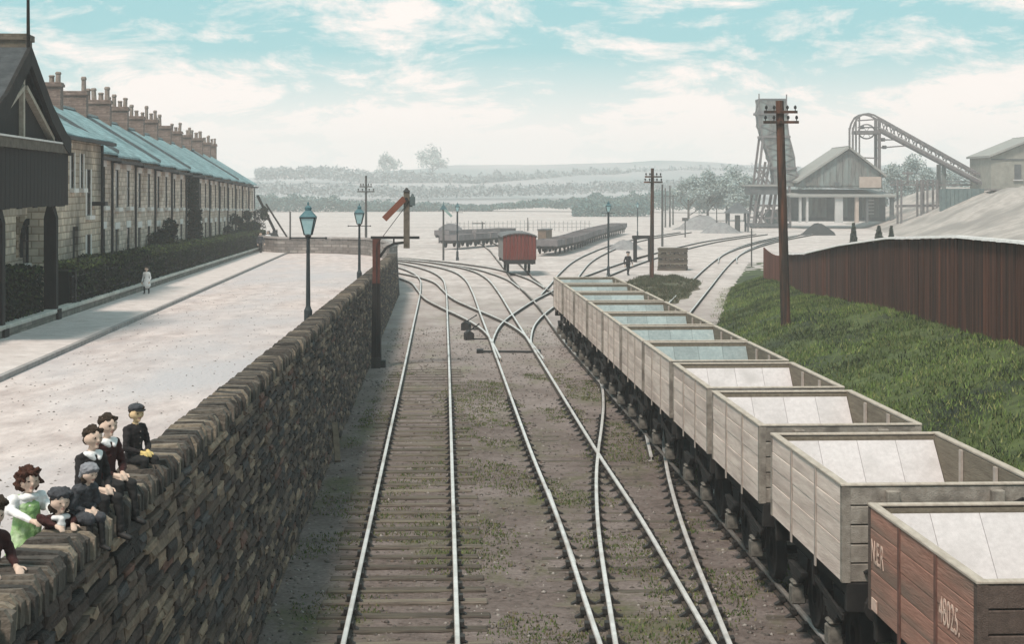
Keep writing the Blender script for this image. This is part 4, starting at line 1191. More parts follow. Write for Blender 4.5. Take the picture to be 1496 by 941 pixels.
# ------------------------------------------------------------------ street of houses
def wall_with_openings(W_, H_, ops, x=0.0, t=.2, top=None):
    """front wall in the local y-z plane at x, outward +x; ops: (y0, y1, z0, z1)"""
    ys = sorted(set([0, W_] + [v for o in ops for v in o[:2]])); zs = sorted(set([0, H_] + [v for o in ops for v in o[2:4]]))
    m = MB()
    for i in range(len(ys) - 1):
        for k in range(len(zs) - 1):
            cy, cz = (ys[i] + ys[i + 1]) / 2, (zs[k] + zs[k + 1]) / 2
            if any(o[0] < cy < o[1] and o[2] < cz < o[3] for o in ops): continue
            m.add([(x, ys[i], zs[k]), (x, ys[i + 1], zs[k]), (x, ys[i + 1], zs[k + 1]), (x, ys[i], zs[k + 1])], [(0, 1, 2, 3)])
    for (a, b, c, d) in ops:      # reveals
        m.add([(x, a, c), (x, b, c), (x, b, d), (x, a, d), (x - t, a, c), (x - t, b, c), (x - t, b, d), (x - t, a, d)],
              [(0, 4, 5, 1), (1, 5, 6, 2), (2, 6, 7, 3), (3, 7, 4, 0)])
    return m
def raw_build(m, name, mats, parent, loc=(0, 0, 0)):
    me = bpy.data.meshes.new(name); me.from_pydata(m.v, [], m.f)
    for q in mats: me.materials.append(q)
    me.polygons.foreach_set('material_index', m.m); me.update()
    return link(name, me, parent, loc)
def sash(parent, y0, y1, z0, z1, x=-.045, name='window'):
    w, h = y1 - y0, z1 - z0; f = .04
    m = MB()
    m.bbox(-.03, .03, -w / 2, -w / 2 + f, 0, h); m.bbox(-.03, .03, w / 2 - f, w / 2, 0, h)
    m.bbox(-.028, .032, -w / 2 + f, w / 2 - f, 0, f); m.bbox(-.028, .032, -w / 2 + f, w / 2 - f, h - f, h); m.bbox(-.025, .035, -w / 2 + f, w / 2 - f, h / 2 - .03, h / 2 + .03)
    o = m.build(name, [M_FRAME], parent, (x, (y0 + y1) / 2, z0))
    for (a, b) in ((f, h / 2 - .03), (h / 2 + .03, h - f)):
        m = MB(); m.bbox(-.012, -.002, -w / 2 + f, w / 2 - f, a, b); m.build('pane', [M_GLASS], o)
    return o
HW, HE, HRX, HRZ = 7.15, 5.42, -4.0, 7.9
OPS = [(1.35, 2.25, 3.05, 4.72), (4.75, 5.65, 3.05, 4.72), (4.75, 5.65, .55, 2.1), (1.3, 2.3, .0, 2.1)]
def make_house():
    r = empty('terraced_house', (0, 0, 0))
    m = wall_with_openings(HW, HE, OPS)
    # ends and back, gable tops
    for yy, fl in ((.003, 1), (HW - .003, -1)):
        f = [(0, yy, -.6), (0, yy, HE), (HRX, yy, HRZ - .1), (-8, yy, HE), (-8, yy, -.6)]
        m.add(f, [(0, 1, 2, 3, 4)])
    m.add([(-8, 0, -.6), (-8, HW, -.6), (-8, HW, HE), (-8, 0, HE)], [(0, 1, 2, 3)])
    m.add([(0, 0, -.6), (0, HW, -.6), (0, HW, 0), (0, 0, 0)], [(0, 1, 2, 3)])
    raw_build(m, 'wall', [M_FACADE], r)
    sl = (HRZ - HE) / -HRX
    m = MB()
    for (xe, s) in ((.32, 1), (-8.32, -1)):
        ze = HE - .32 * sl
        m.hexa([(xe, 0, ze), (xe, HW, ze), (HRX, HW, HRZ), (HRX, 0, HRZ)], [(xe, 0, ze + .09), (xe, HW, ze + .09), (HRX, HW, HRZ + .09), (HRX, 0, HRZ + .09)])
    rf = m.build('roof', [M_SLATE], r)
    m = MB(); m.prism([(HRX - .14, 0, HRZ + .06), (HRX + .14, 0, HRZ + .06), (HRX + .06, 0, HRZ + .19), (HRX - .06, 0, HRZ + .19)], (0, HW, 0)); m.build('ridge_tile', [mat('ridge', (.12, .15, .16), (.2, .24, .25), scale=3)], rf)
    m = MB(); m.hexa([(.34, HW - .13, HE - .34 * sl + .1), (.34, HW + .13, HE - .34 * sl + .1), (HRX, HW + .13, HRZ + .1), (HRX, HW - .13, HRZ + .1)], [(.34, HW - .13, HE - .34 * sl + .24), (.34, HW + .13, HE - .34 * sl + .24), (HRX, HW + .13, HRZ + .24), (HRX, HW - .13, HRZ + .24)])
    m.build('party_coping', [mat('coping_dark', (.06, .075, .08), (.12, .14, .15), scale=3)], rf)
    # chimney on the far party wall
    ch = MB(); ch.bbox(-.65, .65, -.36, .36, -.75, .82); ch.bbox(-.72, .72, -.43, .43, .824, .96); ch.bbox(-.68, .68, -.39, .39, .964, 1.03)
    c = ch.build('chimney', [M_BRICK], r, (HRX, HW, HRZ))
    for k in range(4):
        hh = (.5, .66, .42, .58)[k]
        m = MB(); m.lathe((0, 0, 0), [(.13, 0), (.12, hh * .75), (.15, hh * .8), (.15, hh * .9), (.11, hh), (.085, hh)], 9); m.build('chimney_pot', [M_POT], c, (-.48 + .32 * k, (.06, -.08, .08, -.05)[k], 1.03))
    m = MB(); m.sweep([(.38, 0, HE - .40), (.38, HW, HE - .40)], [(-.09, .05), (-.07, -.06), (.07, -.06), (.09, .05)]); m.bbox(.005, .30, 0, HW, HE - .42, HE - .31); m.build('gutter', [M_IRON], r)
    m = MB(); m.tube((.10, HW - .22, -.1), (.10, HW - .22, HE - .42), .055, None, 8); m.build('downpipe', [M_IRON], r)
    for i, o in enumerate(OPS):
        if i < 3:
            w = sash(r, *o)
            m = MB(); m.bbox(0, .22, -(o[1] - o[0]) / 2 - .16, (o[1] - o[0]) / 2 + .16, -.16, 0); m.build('sill', [M_SILL], w, (.005, 0, -.003))
        m = MB(); m.bbox(-.005, .035, o[0] - .22, o[1] + .22, o[3] + .003, o[3] + .30); m.build('lintel', [M_SILL], r)
    d = OPS[3]
    m = MB(); m.bbox(-.11, -.06, d[0], d[1], 0, d[3]); dr = m.build('door', [M_DOOR], r)
    m = MB()
    for (a, b) in ((.15, .85), (1.0, 1.95)):
        for s in (0, 1): m.bbox(-.058, -.04, d[0] + .1 + s * .42, d[0] + .45 + s * .42, a, b)
    m.build('door_panel', [M_DOOR], dr)
    m = MB(); m.bbox(0, .4, d[0] - .1, d[1] + .1, -.3, 0); m.build('step', [M_SILL], r)
    return r
house = make_house()
HLAB = {0: 'terraced house nearest the projecting corner house, first of the row', 5: 'terraced house with dark ivy climbing up its front', 12: 'last terraced house at the far end of the row, propped by timber'}
drop = []
for i in range(13):
    y0 = 66.6 + HW * math.cos(STREET) * i
    o = house if i == 0 else copy_tree(house)
    if i not in (0, 2, 4, 9):
        for q in [q for q in bpy.data.objects if q.name.startswith('party_coping') and q.parent and q.parent.parent == o]: drop.append(q)
    o.location = (xface(y0), y0, zroad(y0 + 3.5) + .28); o.rotation_euler = (0, 0, STREET)
    for q in [q for q in bpy.data.objects if q.name.startswith('chimney_pot') and q.parent and q.parent.parent == o]:
        if R.random() < .3 and len(drop) < 40: drop.append(q)
        q.scale = (1, 1, R.uniform(.75, 1.3)); q.rotation_euler = (R.uniform(-.05, .05), R.uniform(-.05, .05), R.uniform(0, 6))
    for q in [q for q in bpy.data.objects if q.name.startswith('chimney') and q.parent == o and 'pot' not in q.name]: q.scale = (R.uniform(.85, 1.15), R.uniform(.9, 1.15), R.uniform(.88, 1.15))
    tag(o, HLAB.get(i, '%s terraced house along the row from the projecting corner house' % ORD[i]), 'house', 'stone terraced houses in the row')

for q in drop: bpy.data.objects.remove(q)
# frame of the street: a out from the house fronts, b along it
def street_empty(name, y, off, label, cat):
    x = xface(y) + off
    return empty(name, (x, y, zroad(y)), STREET, label, cat)
# corner house projecting between the institute and the row
ch = street_empty('corner_house', 56.2, .85, 'stone corner house with a low hipped roof between institute and terrace', 'house')
ops = [(3.05, 3.75, 3.9, 5.15), (5.0, 5.6, 3.9, 5.15), (3.5, 4.6, .3, 2.55), (6.3, 7.2, 2.9, 4.6), (6.3, 7.2, .7, 2.2)]
m = wall_with_openings(9.6, 5.75, ops)
m.add([(0, 9.6, -.5), (-6, 9.6, -.5), (-6, 9.6, 5.75), (0, 9.6, 5.75)], [(0, 1, 2, 3)]); m.add([(0, 0, -.5), (-6, 0, -.5), (-6, 0, 5.75), (0, 0, 5.75)], [(3, 2, 1, 0)])
m.add([(0, 0, -.5), (0, 9.6, -.5), (0, 9.6, 0), (0, 0, 0)], [(0, 1, 2, 3)])
raw_build(m, 'wall', [M_RUBBLE], ch)
for o in (ops[0], ops[1], ops[3], ops[4]):
    w = sash(ch, *o); m = MB(); m.bbox(0, .2, -(o[1] - o[0]) / 2 - .13, (o[1] - o[0]) / 2 + .13, -.15, 0); m.build('sill', [M_SILL], w, (.005, 0, -.003))
    m = MB(); m.bbox(-.005, .03, o[0] - .16, o[0] - .003, o[2], o[3]); m.bbox(-.005, .03, o[1] + .003, o[1] + .16, o[2], o[3]); m.build('window_surround', [M_SILL], ch)
m = MB(); m.bbox(-.17, -.12, 3.5, 4.6, .3, 2.55); m.build('door', [M_DOOR], ch)
m = MB(); e = .42
m.add([(e, -e, 5.7), (e, 9.6 + e, 5.7), (-6 - e, 9.6 + e, 5.7), (-6 - e, -e, 5.7), (-2.6, 2.8, 7.0), (-2.6, 6.8, 7.0), (e, -e, 5.6), (e, 9.6 + e, 5.6), (-6 - e, 9.6 + e, 5.6), (-6 - e, -e, 5.6)],
      [(0, 1, 5, 4), (1, 2, 5), (2, 3, 4, 5), (3, 0, 4), (0, 6, 7, 1), (1, 7, 8, 2), (2, 8, 9, 3), (3, 9, 6, 0), (9, 8, 7, 6)])
m.build('roof', [M_SLATE], ch)
m = MB(); m.bbox(e - .02, e + .12, -e, 9.6 + e, 5.52, 5.64); m.build('gutter', [M_IRON], ch)
m = MB(); m.tube((.1, 9.3, 0), (.1, 9.3, 5.55), .06, None, 8); m.build('downpipe', [M_IRON], ch)
m = MB(); m.bbox(.003, .5, 7.5, 8.1, 3.25, 3.4); m.build('wall_bracket', [M_IRON], ch)

# the institute: stone body, dark timber bay on posts with a steep gable
ins = street_empty('institute_building', 45, 2.5, 'dark timbered institute with a gabled upper bay carried on posts', 'institute')
BZ = zroad(45)
A = -2.5
op = [(13.2, 14.4, 1.55, 3.0)]
m = wall_with_openings(24, 4.9, [(17.6, 19.0, 1.5, 2.85)], A)
for y_, s in ((0, 1), (24, -1)): m.add([(A, y_, -.6), (A - 8, y_, -.6), (A - 8, y_, 4.9), (A, y_, 4.9)], [(0, 1, 2, 3)])
m.add([(A, 0, -.6), (A, 24, -.6), (A, 24, 0), (A, 0, 0)], [(0, 1, 2, 3)])
w_ = raw_build(m, 'wall', [M_RUBBLE], ins, (0, -8, 0))
# arched window: dark pane with a rounded head and hood stones
wn_ = empty('arched_window', (A + .004, 11.3, 1.3)); wn_.parent = ins
ts = [math.pi * k / 12 for k in range(13)]
m = MB(); m.prism([(-.10, -.62, .0), (-.10, .62, 0)] + [(-.10, .62 * math.cos(t), .78 + .45 * math.sin(t)) for t in ts], (.11, 0, 0)); m.build('pane', [M_GLASS], wn_)
m = MB()
for k in range(12):
    a, b = ts[k] + .02, ts[k + 1] - .02
    q = [(0, .64 * math.cos(a), .78 + .47 * math.sin(a)), (0, .64 * math.cos(b), .78 + .47 * math.sin(b)), (0, .95 * math.cos(b), .78 + .68 * math.sin(b)), (0, .95 * math.cos(a), .78 + .68 * math.sin(a))]
    m.prism(q, (.07, 0, 0))
m.build('hood_stone', [M_TARRED], wn_)
m = MB(); m.bbox(.0, .14, -.8, .8, -.16, -.003); m.build('sill', [M_SILL], wn_)
m = MB(); m.bbox(.015, .05, -.03, .03, 0, 1.2); m.bbox(.012, .045, -.6, .6, .72, .77); m.build('glazing_bar', [M_TARRED], wn_)
# jettied bay
z0, z1 = 5.5 - BZ, 7.25 - BZ
ny = 22
for k in range(ny):
    y0, y1 = -6.2 + k * (10.9 / ny), -6.2 + (k + 1) * (10.9 / ny)
    m = MB(); m.bbox(-.05, 0, .012, y1 - y0 - .012, 0, z1 - z0 - .25); link('board', m.mesh('board', [M_TARRED]), ins, (0, y0, z0 + R.uniform(-.02, .02)))
m = MB(); m.bbox(A, -.055, -6.2, 4.7, z0 + .02, z1 - .3); m.build('bay', [M_TARRED], ins)
m = MB(); m.bbox(-.1, .08, -6.25, 4.75, z1 - .25, z1); m.build('bressummer', [mat('brown_beam', (.07, .058, .045), (.15, .125, .10), scale=5)], ins)
m = MB(); m.bbox(-.06, .10, -6.25, 4.75, z1 + .004, z1 + .05); m.build('pale_strip', [M_SILL], ins)
gy, gz_, gh = -1.1, 9.5 - BZ, 5.15
gb = z1 + .06
m = MB(); m.prism([(-.45, gy - gh + .1, gb), (-.45, gy + gh - .1, gb), (-.45, gy, gz_ - .1)], (.25, 0, 0)); m.build('gable_boarding', [M_TARRED], ins)
m = MB(); m.beam((-.14, gy, gb), (-.14, gy, gz_ - .35), .12, .2); m.beam((-.12, gy + .15, gz_ - .9), (-.12, gy + gh - 1.25, gb + .05), .12, .18, up=(1, 0, 0)); m.beam((-.12, gy - .15, gz_ - .9), (-.12, gy - gh + 1.25, gb + .05), .12, .18, up=(1, 0, 0)); m.build('gable_strut', [M_TIMBER_L], ins)
# roof with heavy barge boards, slightly flared at the feet
def slope(s):
    return [(gy, gz_), (gy + s * gh * .55, gz_ - (gz_ - gb) * .62), (gy + s * (gh - .15), gb + .12), (gy + s * (gh + .55), gb - .02)]
m = MB()
for s in (-1, 1):
    p = slope(s)
    for a, b in zip(p, p[1:]):
        m.hexa([(.0, a[0], a[1]), (.0, b[0], b[1]), (-9, b[0], b[1]), (-9, a[0], a[1])], [(.0, a[0], a[1] + .12), (.0, b[0], b[1] + .12), (-9, b[0], b[1] + .12), (-9, a[0], a[1] + .12)])
m.build('roof', [mat('dark_slate', (.03, .033, .036), (.075, .08, .085), scale=3)], ins)
m = MB()
for s in (-1, 1):
    p = slope(s)
    for a, b in zip(p, p[1:]): m.hexa([(.005, a[0], a[1] - .34), (.005, b[0], b[1] - .34), (.11, b[0], b[1] - .34), (.11, a[0], a[1] - .34)], [(.005, a[0], a[1] + .14), (.005, b[0], b[1] + .14), (.11, b[0], b[1] + .14), (.11, a[0], a[1] + .14)])
m.build('barge_board', [M_TARRED], ins)
m = MB(); m.tube((.02, gy, gz_ - .2), (.02, gy - .1, gz_ + 4.2), .05, .02, 8); m.build('finial_pole', [M_TARRED], ins)
for yy in (-3.75, 3.15):
    m = MB(); m.bbox(-.17, .17, -.17, .17, -.2, z0 - .35); m.prism([(-.17, -.17, z0 - .35), (.17, -.17, z0 - .35), (.17, .17, z0 - .35), (-.17, .17, z0 - .35)], (0, 0, .02)); p = m.build('post', [M_TARRED], ins, (-.2, yy, 0))
    m = MB(); m.hexa([(-.17, -.17, z0 - .33), (.17, -.17, z0 - .33), (.17, .17, z0 - .33), (-.17, .17, z0 - .33)], [(-.06, -.3, z0 + .02), (.06, -.3, z0 + .02), (.06, .3, z0 + .02), (-.06, .3, z0 + .02)]); m.build('bracket', [M_TARRED], p)
    m = MB(); m.bbox(-.25, .25, -.25, .25, -.2, .35); m.build('plinth', [M_TARRED], p)
m = MB(); m.bbox(-.65, .65, -.5, .5, -3, 1.6); m.bbox(-.72, .72, -.57, .57, 1.604, 1.8)
c = m.build('chimney', [coursed('institute_brick', (.09, .075, .06), (.17, .14, .11), (.9, .9, .85), .24, .085, msize=.012)], ins, (-2.9, 10.4, 10.95 - BZ - 1.8))
m = MB(); m.bbox(-.8, .8, -1.3, .9, -3, .45); m.build('stack_base', [MATS['institute_brick']], c, (-.6, -1.4, 0))

# low garden wall, hedge and railings along the pavement
gw = empty('garden_wall', (xgard(45), 45, zroad(45)), 0, 'low stone garden wall with pale coping along the pavement', 'garden wall')
GO = Vector((xgard(45), 45, zroad(45)))
M_GW = coursed('garden_stone', (.14, .13, .115), (.26, .24, .21), (.6, .6, .58), .4, .18)
m = MB(); m.sweep([Vector((xgard(y) - .15, y, zroad(y))) - GO for y in frange(30, 166, 2)], [(-.13, -.4), (.13, -.4), (.13, .28), (-.13, .28)]); m.build('wall', [M_GW], gw)
M_GCOPE = mat('garden_coping', (.42, .40, .36), (.58, .55, .51), scale=3, rnd=.15)
yy = 33.0
while yy < 160:
    l = R.uniform(1.1, 1.5); l = min(l, 160.2 - yy)
    if l < .3: break
    m = MB(); m.box((0, 0, 0), (.34, l - .02, .11)); link('coping_stone', bevelled(m.mesh('coping_stone', [M_GCOPE]), .02), gw, Vector((xgard(yy + l / 2) - .15, yy + l / 2, zroad(yy + l / 2) + .338)) - GO, (.0133 * -1, 0, STREET))
    yy += l
rl = empty('iron_railing', (xgard(50) - .15, 50, zroad(50) + .39), 0, 'dark iron railing on the low garden wall in front of the hedge', 'railing')
RO2 = Vector((xgard(50) - .15, 50, zroad(50) + .39))
m = MB(); m.bbox(-.06, .06, -.06, .06, -.02, .98); m.lathe((0, 0, .98), [(.07, 0), (.05, .06), (.02, .13)], 6); RP = m.mesh('railing_post', [M_IRON])
for yp in frange(51.5, 156, 5.5): link('railing_post', RP, rl, Vector((xgard(yp) - .15, yp, zroad(yp) + .39)) - RO2)
m = MB()
for dz_ in (.18, .8): m.sweep([Vector((xgard(y) - .15, y, zroad(y) + .39 + dz_)) - RO2 for y in frange(51, 157, 2)], [(-.02, -.02), (.02, -.02), (.02, .02), (-.02, .02)])
m.build('railing_rail', [M_IRON], rl)
m = MB()
yb = 51.2
while yb < 156:
    m.beam(Vector((xgard(yb) - .15, yb, zroad(yb) + .39)) - RO2, Vector((xgard(yb) - .15, yb, zroad(yb) + 1.27)) - RO2, .02, .02); yb += .14
o = m.build('railing_bars', [M_IRON], rl); o['kind'] = 'stuff'
def hedge(ya, yb, h, th, label, n, setb=.58):
    ym = (ya + yb) / 2; O = Vector((xgard(ym) - setb, ym, zroad(ym)))
    r = empty('hedge', O, 0, label, 'hedge')
    def top(y): return h + .10 * noise.noise(Vector((y * .6, 0, 3))) + .06 * noise.noise(Vector((y * 2.3, 0, 5)))
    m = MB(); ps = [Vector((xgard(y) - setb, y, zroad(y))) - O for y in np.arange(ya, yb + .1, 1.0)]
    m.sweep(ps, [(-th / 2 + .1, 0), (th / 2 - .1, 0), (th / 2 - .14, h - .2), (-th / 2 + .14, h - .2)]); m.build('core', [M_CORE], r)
    P = []; T = []
    while len(P) < n:
        y = R.uniform(ya, yb); t = R.random()
        if t < .55: x, z = th / 2 + R.uniform(-.1, .06), R.uniform(.05, 1) * top(y)
        elif t < .95: x, z = R.uniform(-th / 2, th / 2), top(y) + R.uniform(-.14, .07)
        else: x, z = -th / 2, R.uniform(.3, 1) * top(y)
        (T if z > top(y) - .2 and R.random() < .6 else P).append(Vector((xgard(y) - setb + x, y, zroad(y) + z)) - O)
    link('foliage', leaf_mesh('foliage', np.array(P), .06, M_HEDGE, .0, [.5, .3, .15, .05]), r)
    link('new_growth', leaf_mesh('new_growth', np.array(T), .055, M_HEDGE, .0, [.15, .2, .3, .35]), r)  # leaves near the top, weighted to the lighter greens
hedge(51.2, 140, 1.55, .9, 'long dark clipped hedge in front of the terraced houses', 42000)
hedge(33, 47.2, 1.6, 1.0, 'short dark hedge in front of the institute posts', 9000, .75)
def bush(name, x, y, z, rx, ry, h, n, label, cat, mats=M_HEDGE, w=(.5, .3, .15, .05), lobes=7, leaf=.075):
    r = empty(name, (x, y, z), 0, label, cat)
    Ls = [(0, 0, h * .45, min(rx, ry) * .8)] + [(R.uniform(-rx, rx) * .75, R.uniform(-ry, ry) * .75, R.uniform(.2, .9) * h, R.uniform(.3, .55) * min(rx, ry)) for _ in range(lobes)]
    P = []
    for k in range(n):
        l = R.choice(Ls); v = Vector((R.gauss(0, 1), R.gauss(0, 1), R.gauss(0, 1))).normalized() * l[3] * R.uniform(.6, 1.1)
        p = (l[0] + v.x, l[1] + v.y, max(.02, l[2] + v.z))
        if p[2] < h * 1.05: P.append(p)
    link('foliage', leaf_mesh('foliage', np.array(P), leaf, mats, 0, list(w)), r)
    m = MB(); m.tube((0, 0, -.1), (0, 0, h * .7), .05, .02, 6)
    for k in range(5): m.tube((0, 0, .1 + .1 * k), (R.uniform(-.6, .6) * rx, R.uniform(-.6, .6) * ry, h * R.uniform(.5, .8)), .03, .01, 5)
    m.build('stem', [M_POLE], r)
    return r
def front(y, off): return xface(y) + off, y, zroad(y)
bush('garden_bush', *front(84.5, .6), .8, 1.1, 2.3, 2600, 'dark pointed bush by the second downpipe of the terrace', 'bush')
bush('garden_bush', *front(90.4, .6), .8, 1.3, 2.7, 3200, 'taller rounded bush in front of the fourth terraced house', 'bush')
for (y, h, lab) in [(127, 2.2, 'first dark bush of the group near the terrace end'), (134, 3.4, 'tallest dark bush of the group near the terrace end'), (142, 2.3, 'low spreading bush of the group near the terrace end'), (150, 3.8, 'narrow dark shrub closest to the terrace end')]:
    bush('garden_bush', *front(y, 1.0), .9, 1.0 if y == 150 else 2.6, h, 3400, lab, 'bush')
# ivy on the sixth house
iv = street_empty('ivy', 103.0, .02, 'dark ivy covering the front of one terraced house up to its eaves', 'ivy')
P = []
while len(P) < 9000:
    y = R.gauss(2.2, 1.15); z = R.uniform(0, 5.5)
    wob = .5 * noise.noise(Vector((z * 1.1, 0, 2))) + (.9 if z < 2.6 else 0)
    if -.6 - wob < y < 4.3 + wob: P.append((R.uniform(.03, .28) + (.25 if z < 3.2 and R.random() < .4 else 0), y, z))
link('foliage', leaf_mesh('foliage', np.array(P), .085, M_IVY, 0, [.5, .3, .2]), iv)
m = MB()
for k in range(6): m.tube((.05, 2.2 + R.uniform(-1, 1), 0), (.06, 2.2 + R.uniform(-1.4, 1.4), 4.6), .03, .012, 5)
m.build('stem', [M_POLE], iv)
# timber shores propping the far gable
for k, (u, lab) in enumerate([(0, 'thicker raking timber prop leaning on the end of the terrace'), (1, 'thinner raking timber prop beside the end of the terrace')]):
    r = empty('timber_prop', (-21.3 + k * .9, 158.5 + k * .6, zroad(158)), 0, lab, 'timber prop', 'timber props at the terrace end')
    m = MB(); m.beam((0, 0, -.1), (-2.3 - .2 * k, .2, 4.6 - .8 * k), .26 - .1 * k, .2 - .06 * k); m.build('shore', [M_TARRED], r)
    m = MB(); m.box((.05, 0, 0), (.6, .4, .14)); m.build('sole_plate', [M_TARRED], r)
# ------------------------------------------------------------------ the colliery
def P3(u, v, y): return Vector(((u - 748) * y / F, y, CAMZ - (v - 275) * y / F))
M_PIT = mat('pit_boarding', (.08, .08, .078), (.185, .18, .17), scale=1.6, stretch=(3, 3, .5), c3=(.2, .24, .235), s3=.3)
M_PITD = mat('pit_dark', (.06, .065, .07), (.12, .125, .13), scale=.8)
M_PITL = mat('pit_pale', (.40, .40, .40), (.52, .50, .49), scale=.8)
M_PITPINK = mat('pit_brick', (.36, .28, .24), (.48, .39, .34), scale=1.2)
M_PITROOF = mat('pit_roof', (.22, .22, .21), (.32, .31, .29), scale=.9, stretch=(.5, 3, 3))
M_STEEL = mat('pit_steel', (.10, .09, .095), (.19, .17, .17), scale=2)

yT = 268.0
hd = empty('pit_head_tower', P3(1128, 333, yT), 0, 'tall curved grey pit head chute tower on a timber frame', 'colliery tower')
HO = Vector(hd.location)
secs = [(147, 1107, 1145), (166, 1106, 1146), (184, 1108, 1147), (200, 1112, 1149), (214, 1117, 1153), (230, 1122, 1157), (246, 1127, 1158), (258, 1129, 1162), (272, 1129, 1172)]
dep = [2.0, 2.0, 2.0, 1.9, 1.9, 1.9, 2.0, 2.2, 2.4]
def ring(k, grow=0.0):
    v, a, b = secs[k]; l, r = P3(a, v, yT) - HO, P3(b, v, yT) - HO; d = dep[k] + grow
    return [Vector((l.x - grow, -d, l.z)), Vector((r.x + grow, -d, r.z)), Vector((r.x + grow, d, r.z)), Vector((l.x - grow, d, l.z))]
nb_ = 7
for k in range(len(secs) - 1):     # boarded panels round the chute, each its own piece
    a, b = ring(k), ring(k + 1)
    for q in range(4):
        m = MB()
        p0, p1, p2, p3 = a[q], a[(q + 1) % 4], b[(q + 1) % 4], b[q]
        nrm = (p1 - p0).cross(p3 - p0).normalized() * .09
        n2 = (p2 - p1) * .02
        m.hexa([p0, p1, p2, p3], [p0 + nrm + (p1 - p0) * .02 + (p3 - p0) * .03, p1 + nrm - (p1 - p0) * .02 + (p2 - p1) * .03, p2 + nrm - (p2 - p3) * .02 - (p2 - p1) * .03, p3 + nrm + (p2 - p3) * .02 - (p3 - p0) * .03])
        m.build('chute_panel', [M_PIT], hd)
for k in range(len(secs) - 1):     # lattice braces and corner posts over the boards
    a, b = ring(k, .08), ring(k + 1, .08)
    for q in (0, 3):
        m = MB(); m.beam(a[q], b[(q + 1) % 4], .07, .10); m.build('lattice_brace', [M_STEEL], hd)
        m = MB(); m.beam(a[(q + 1) % 4] + Vector((0, -.03, 0)), b[q] + Vector((0, -.03, 0)), .07, .10); m.build('lattice_brace', [M_STEEL], hd)
    for q in (0, 1):
        m = MB(); m.beam(a[q], b[q], .16, .16); m.build('corner_post', [M_STEEL], hd)
for k in (1, 3, 6):
    a = ring(k, .22)
    m = MB()
    for q in range(4): m.beam(a[q], a[(q + 1) % 4], .16, .35)
    m.build('band', [M_STEEL], hd)
m = MB(); a = ring(0, .1); m.prism(a, (0, 0, .25)); m.build('cap', [M_PITD], hd)
m = MB(); m.tube(a[0], a[0] + Vector((0, 0, 1.0)), .1); m.tube(a[1], a[1] + Vector((0, 0, .9)), .1); m.build('cap_post', [M_STEEL], hd)
legs = [((1112, 200), (1096, 334)), ((1121, 236), (1106, 334)), ((1132, 270), (1122, 334)), ((1150, 262), (1150, 334))]
for s in (-2.0, 2.0):
    for (a, b) in legs:
        m = MB(); p, q = P3(*a, yT) - HO, P3(*b, yT) - HO; p.y = q.y = s; q.y *= 1.5
        m.beam(p, q + Vector((0, 0, -.2)), .34, .34); m.build('leg', [M_STEEL], hd)
    m = MB()
    for (a, b) in [((1107, 245), (1126, 245)), ((1102, 270), (1146, 270)), ((1099, 300), (1150, 300)), ((1098, 318), (1150, 318)), ((1099, 300), (1122, 334)), ((1122, 300), (1099, 334)), ((1122, 300), (1150, 330)), ((1103, 268), (1122, 245)), ((1107, 247), (1122, 268))]:
        p, q = P3(*a, yT) - HO, P3(*b, yT) - HO; p.y = q.y = s * 1.25; m.beam(p, q, .2, .24)
    m.build('cross_brace', [M_STEEL], hd)
m = MB(); p, q = P3(1092, 272, yT) - HO, P3(1142, 284, yT) - HO; m.bbox(p.x, q.x, -3.4, 3.4, q.z, p.z); m.build('deck_house', [M_PITD], hd)
m = MB(); m.bbox(p.x - .3, q.x + .3, -3.7, 3.7, p.z + .003, p.z + .25); m.build('deck_roof', [M_PITROOF], hd)
m = MB(); p, q = P3(1120, 306, yT) - HO, P3(1142, 333, yT) - HO; m.bbox(p.x, q.x, -2, 2, q.z - .3, p.z); m.build('lower_cabin', [M_PIT], hd)
m = MB(); p, q = P3(1094, 326, yT) - HO, P3(1150, 331, yT) - HO; m.bbox(p.x, q.x, -3.6, 3.6, q.z, p.z); m.build('loading_deck', [M_PITD], hd)

yS = 262.0
sh = empty('screening_house', P3(1230, 322, yS), 0, 'grey gabled screening building with an open lower floor on columns', 'colliery building')
SO = Vector(sh.location)
def q3(u, v, y=yS): return P3(u, v, y) - SO
poly = [q3(1166, 272), q3(1289, 276), q3(1289, 256), q3(1240, 219), q3(1172, 262)]
m = MB(); m.prism(poly, (0, 13, 0)); m.build('upper_wall', [M_PIT], sh)
m = MB()
for (a, b) in (((1164, 267), (1241, 216)), ((1239, 216), (1294, 259))):
    p, q = q3(*a), q3(*b)
    m.hexa([p + Vector((0, -.7, 0)), q + Vector((0, -.7, 0)), q + Vector((0, 13.6, 0)), p + Vector((0, 13.6, 0))], [p + Vector((0, -.7, .35)), q + Vector((0, -.7, .35)), q + Vector((0, 13.6, .35)), p + Vector((0, 13.6, .35))])
m.build('roof', [M_PITROOF], sh)
for k in range(12):                     # vertical boarding of the gable
    u0 = 1176 + k * 9.2; v1 = 262 - (u0 - 1172) * 43 / 68 if u0 < 1236 else 219 + (u0 + 8 - 1240) * 37 / 49
    if u0 + 8 > 1286: break
    p, q = q3(u0, 271), q3(u0 + 8.4, max(224, v1 + 6))
    m = MB(); m.bbox(p.x, q.x, -.12, .0, p.z, max(p.z + .4, q.z)); m.build('board', [M_PIT], sh)
m = MB(); p, q = q3(1255, 274), q3(1287, 258); m.bbox(p.x, q.x, -.3, -.13, p.z, q.z); m.build('brick_panel', [M_PITPINK], sh)
m = MB(); p, q = q3(1219, 272), q3(1226, 266); m.bbox(p.x, q.x, -.25, .0, p.z, q.z); m.build('hatch', [M_PITD], sh)
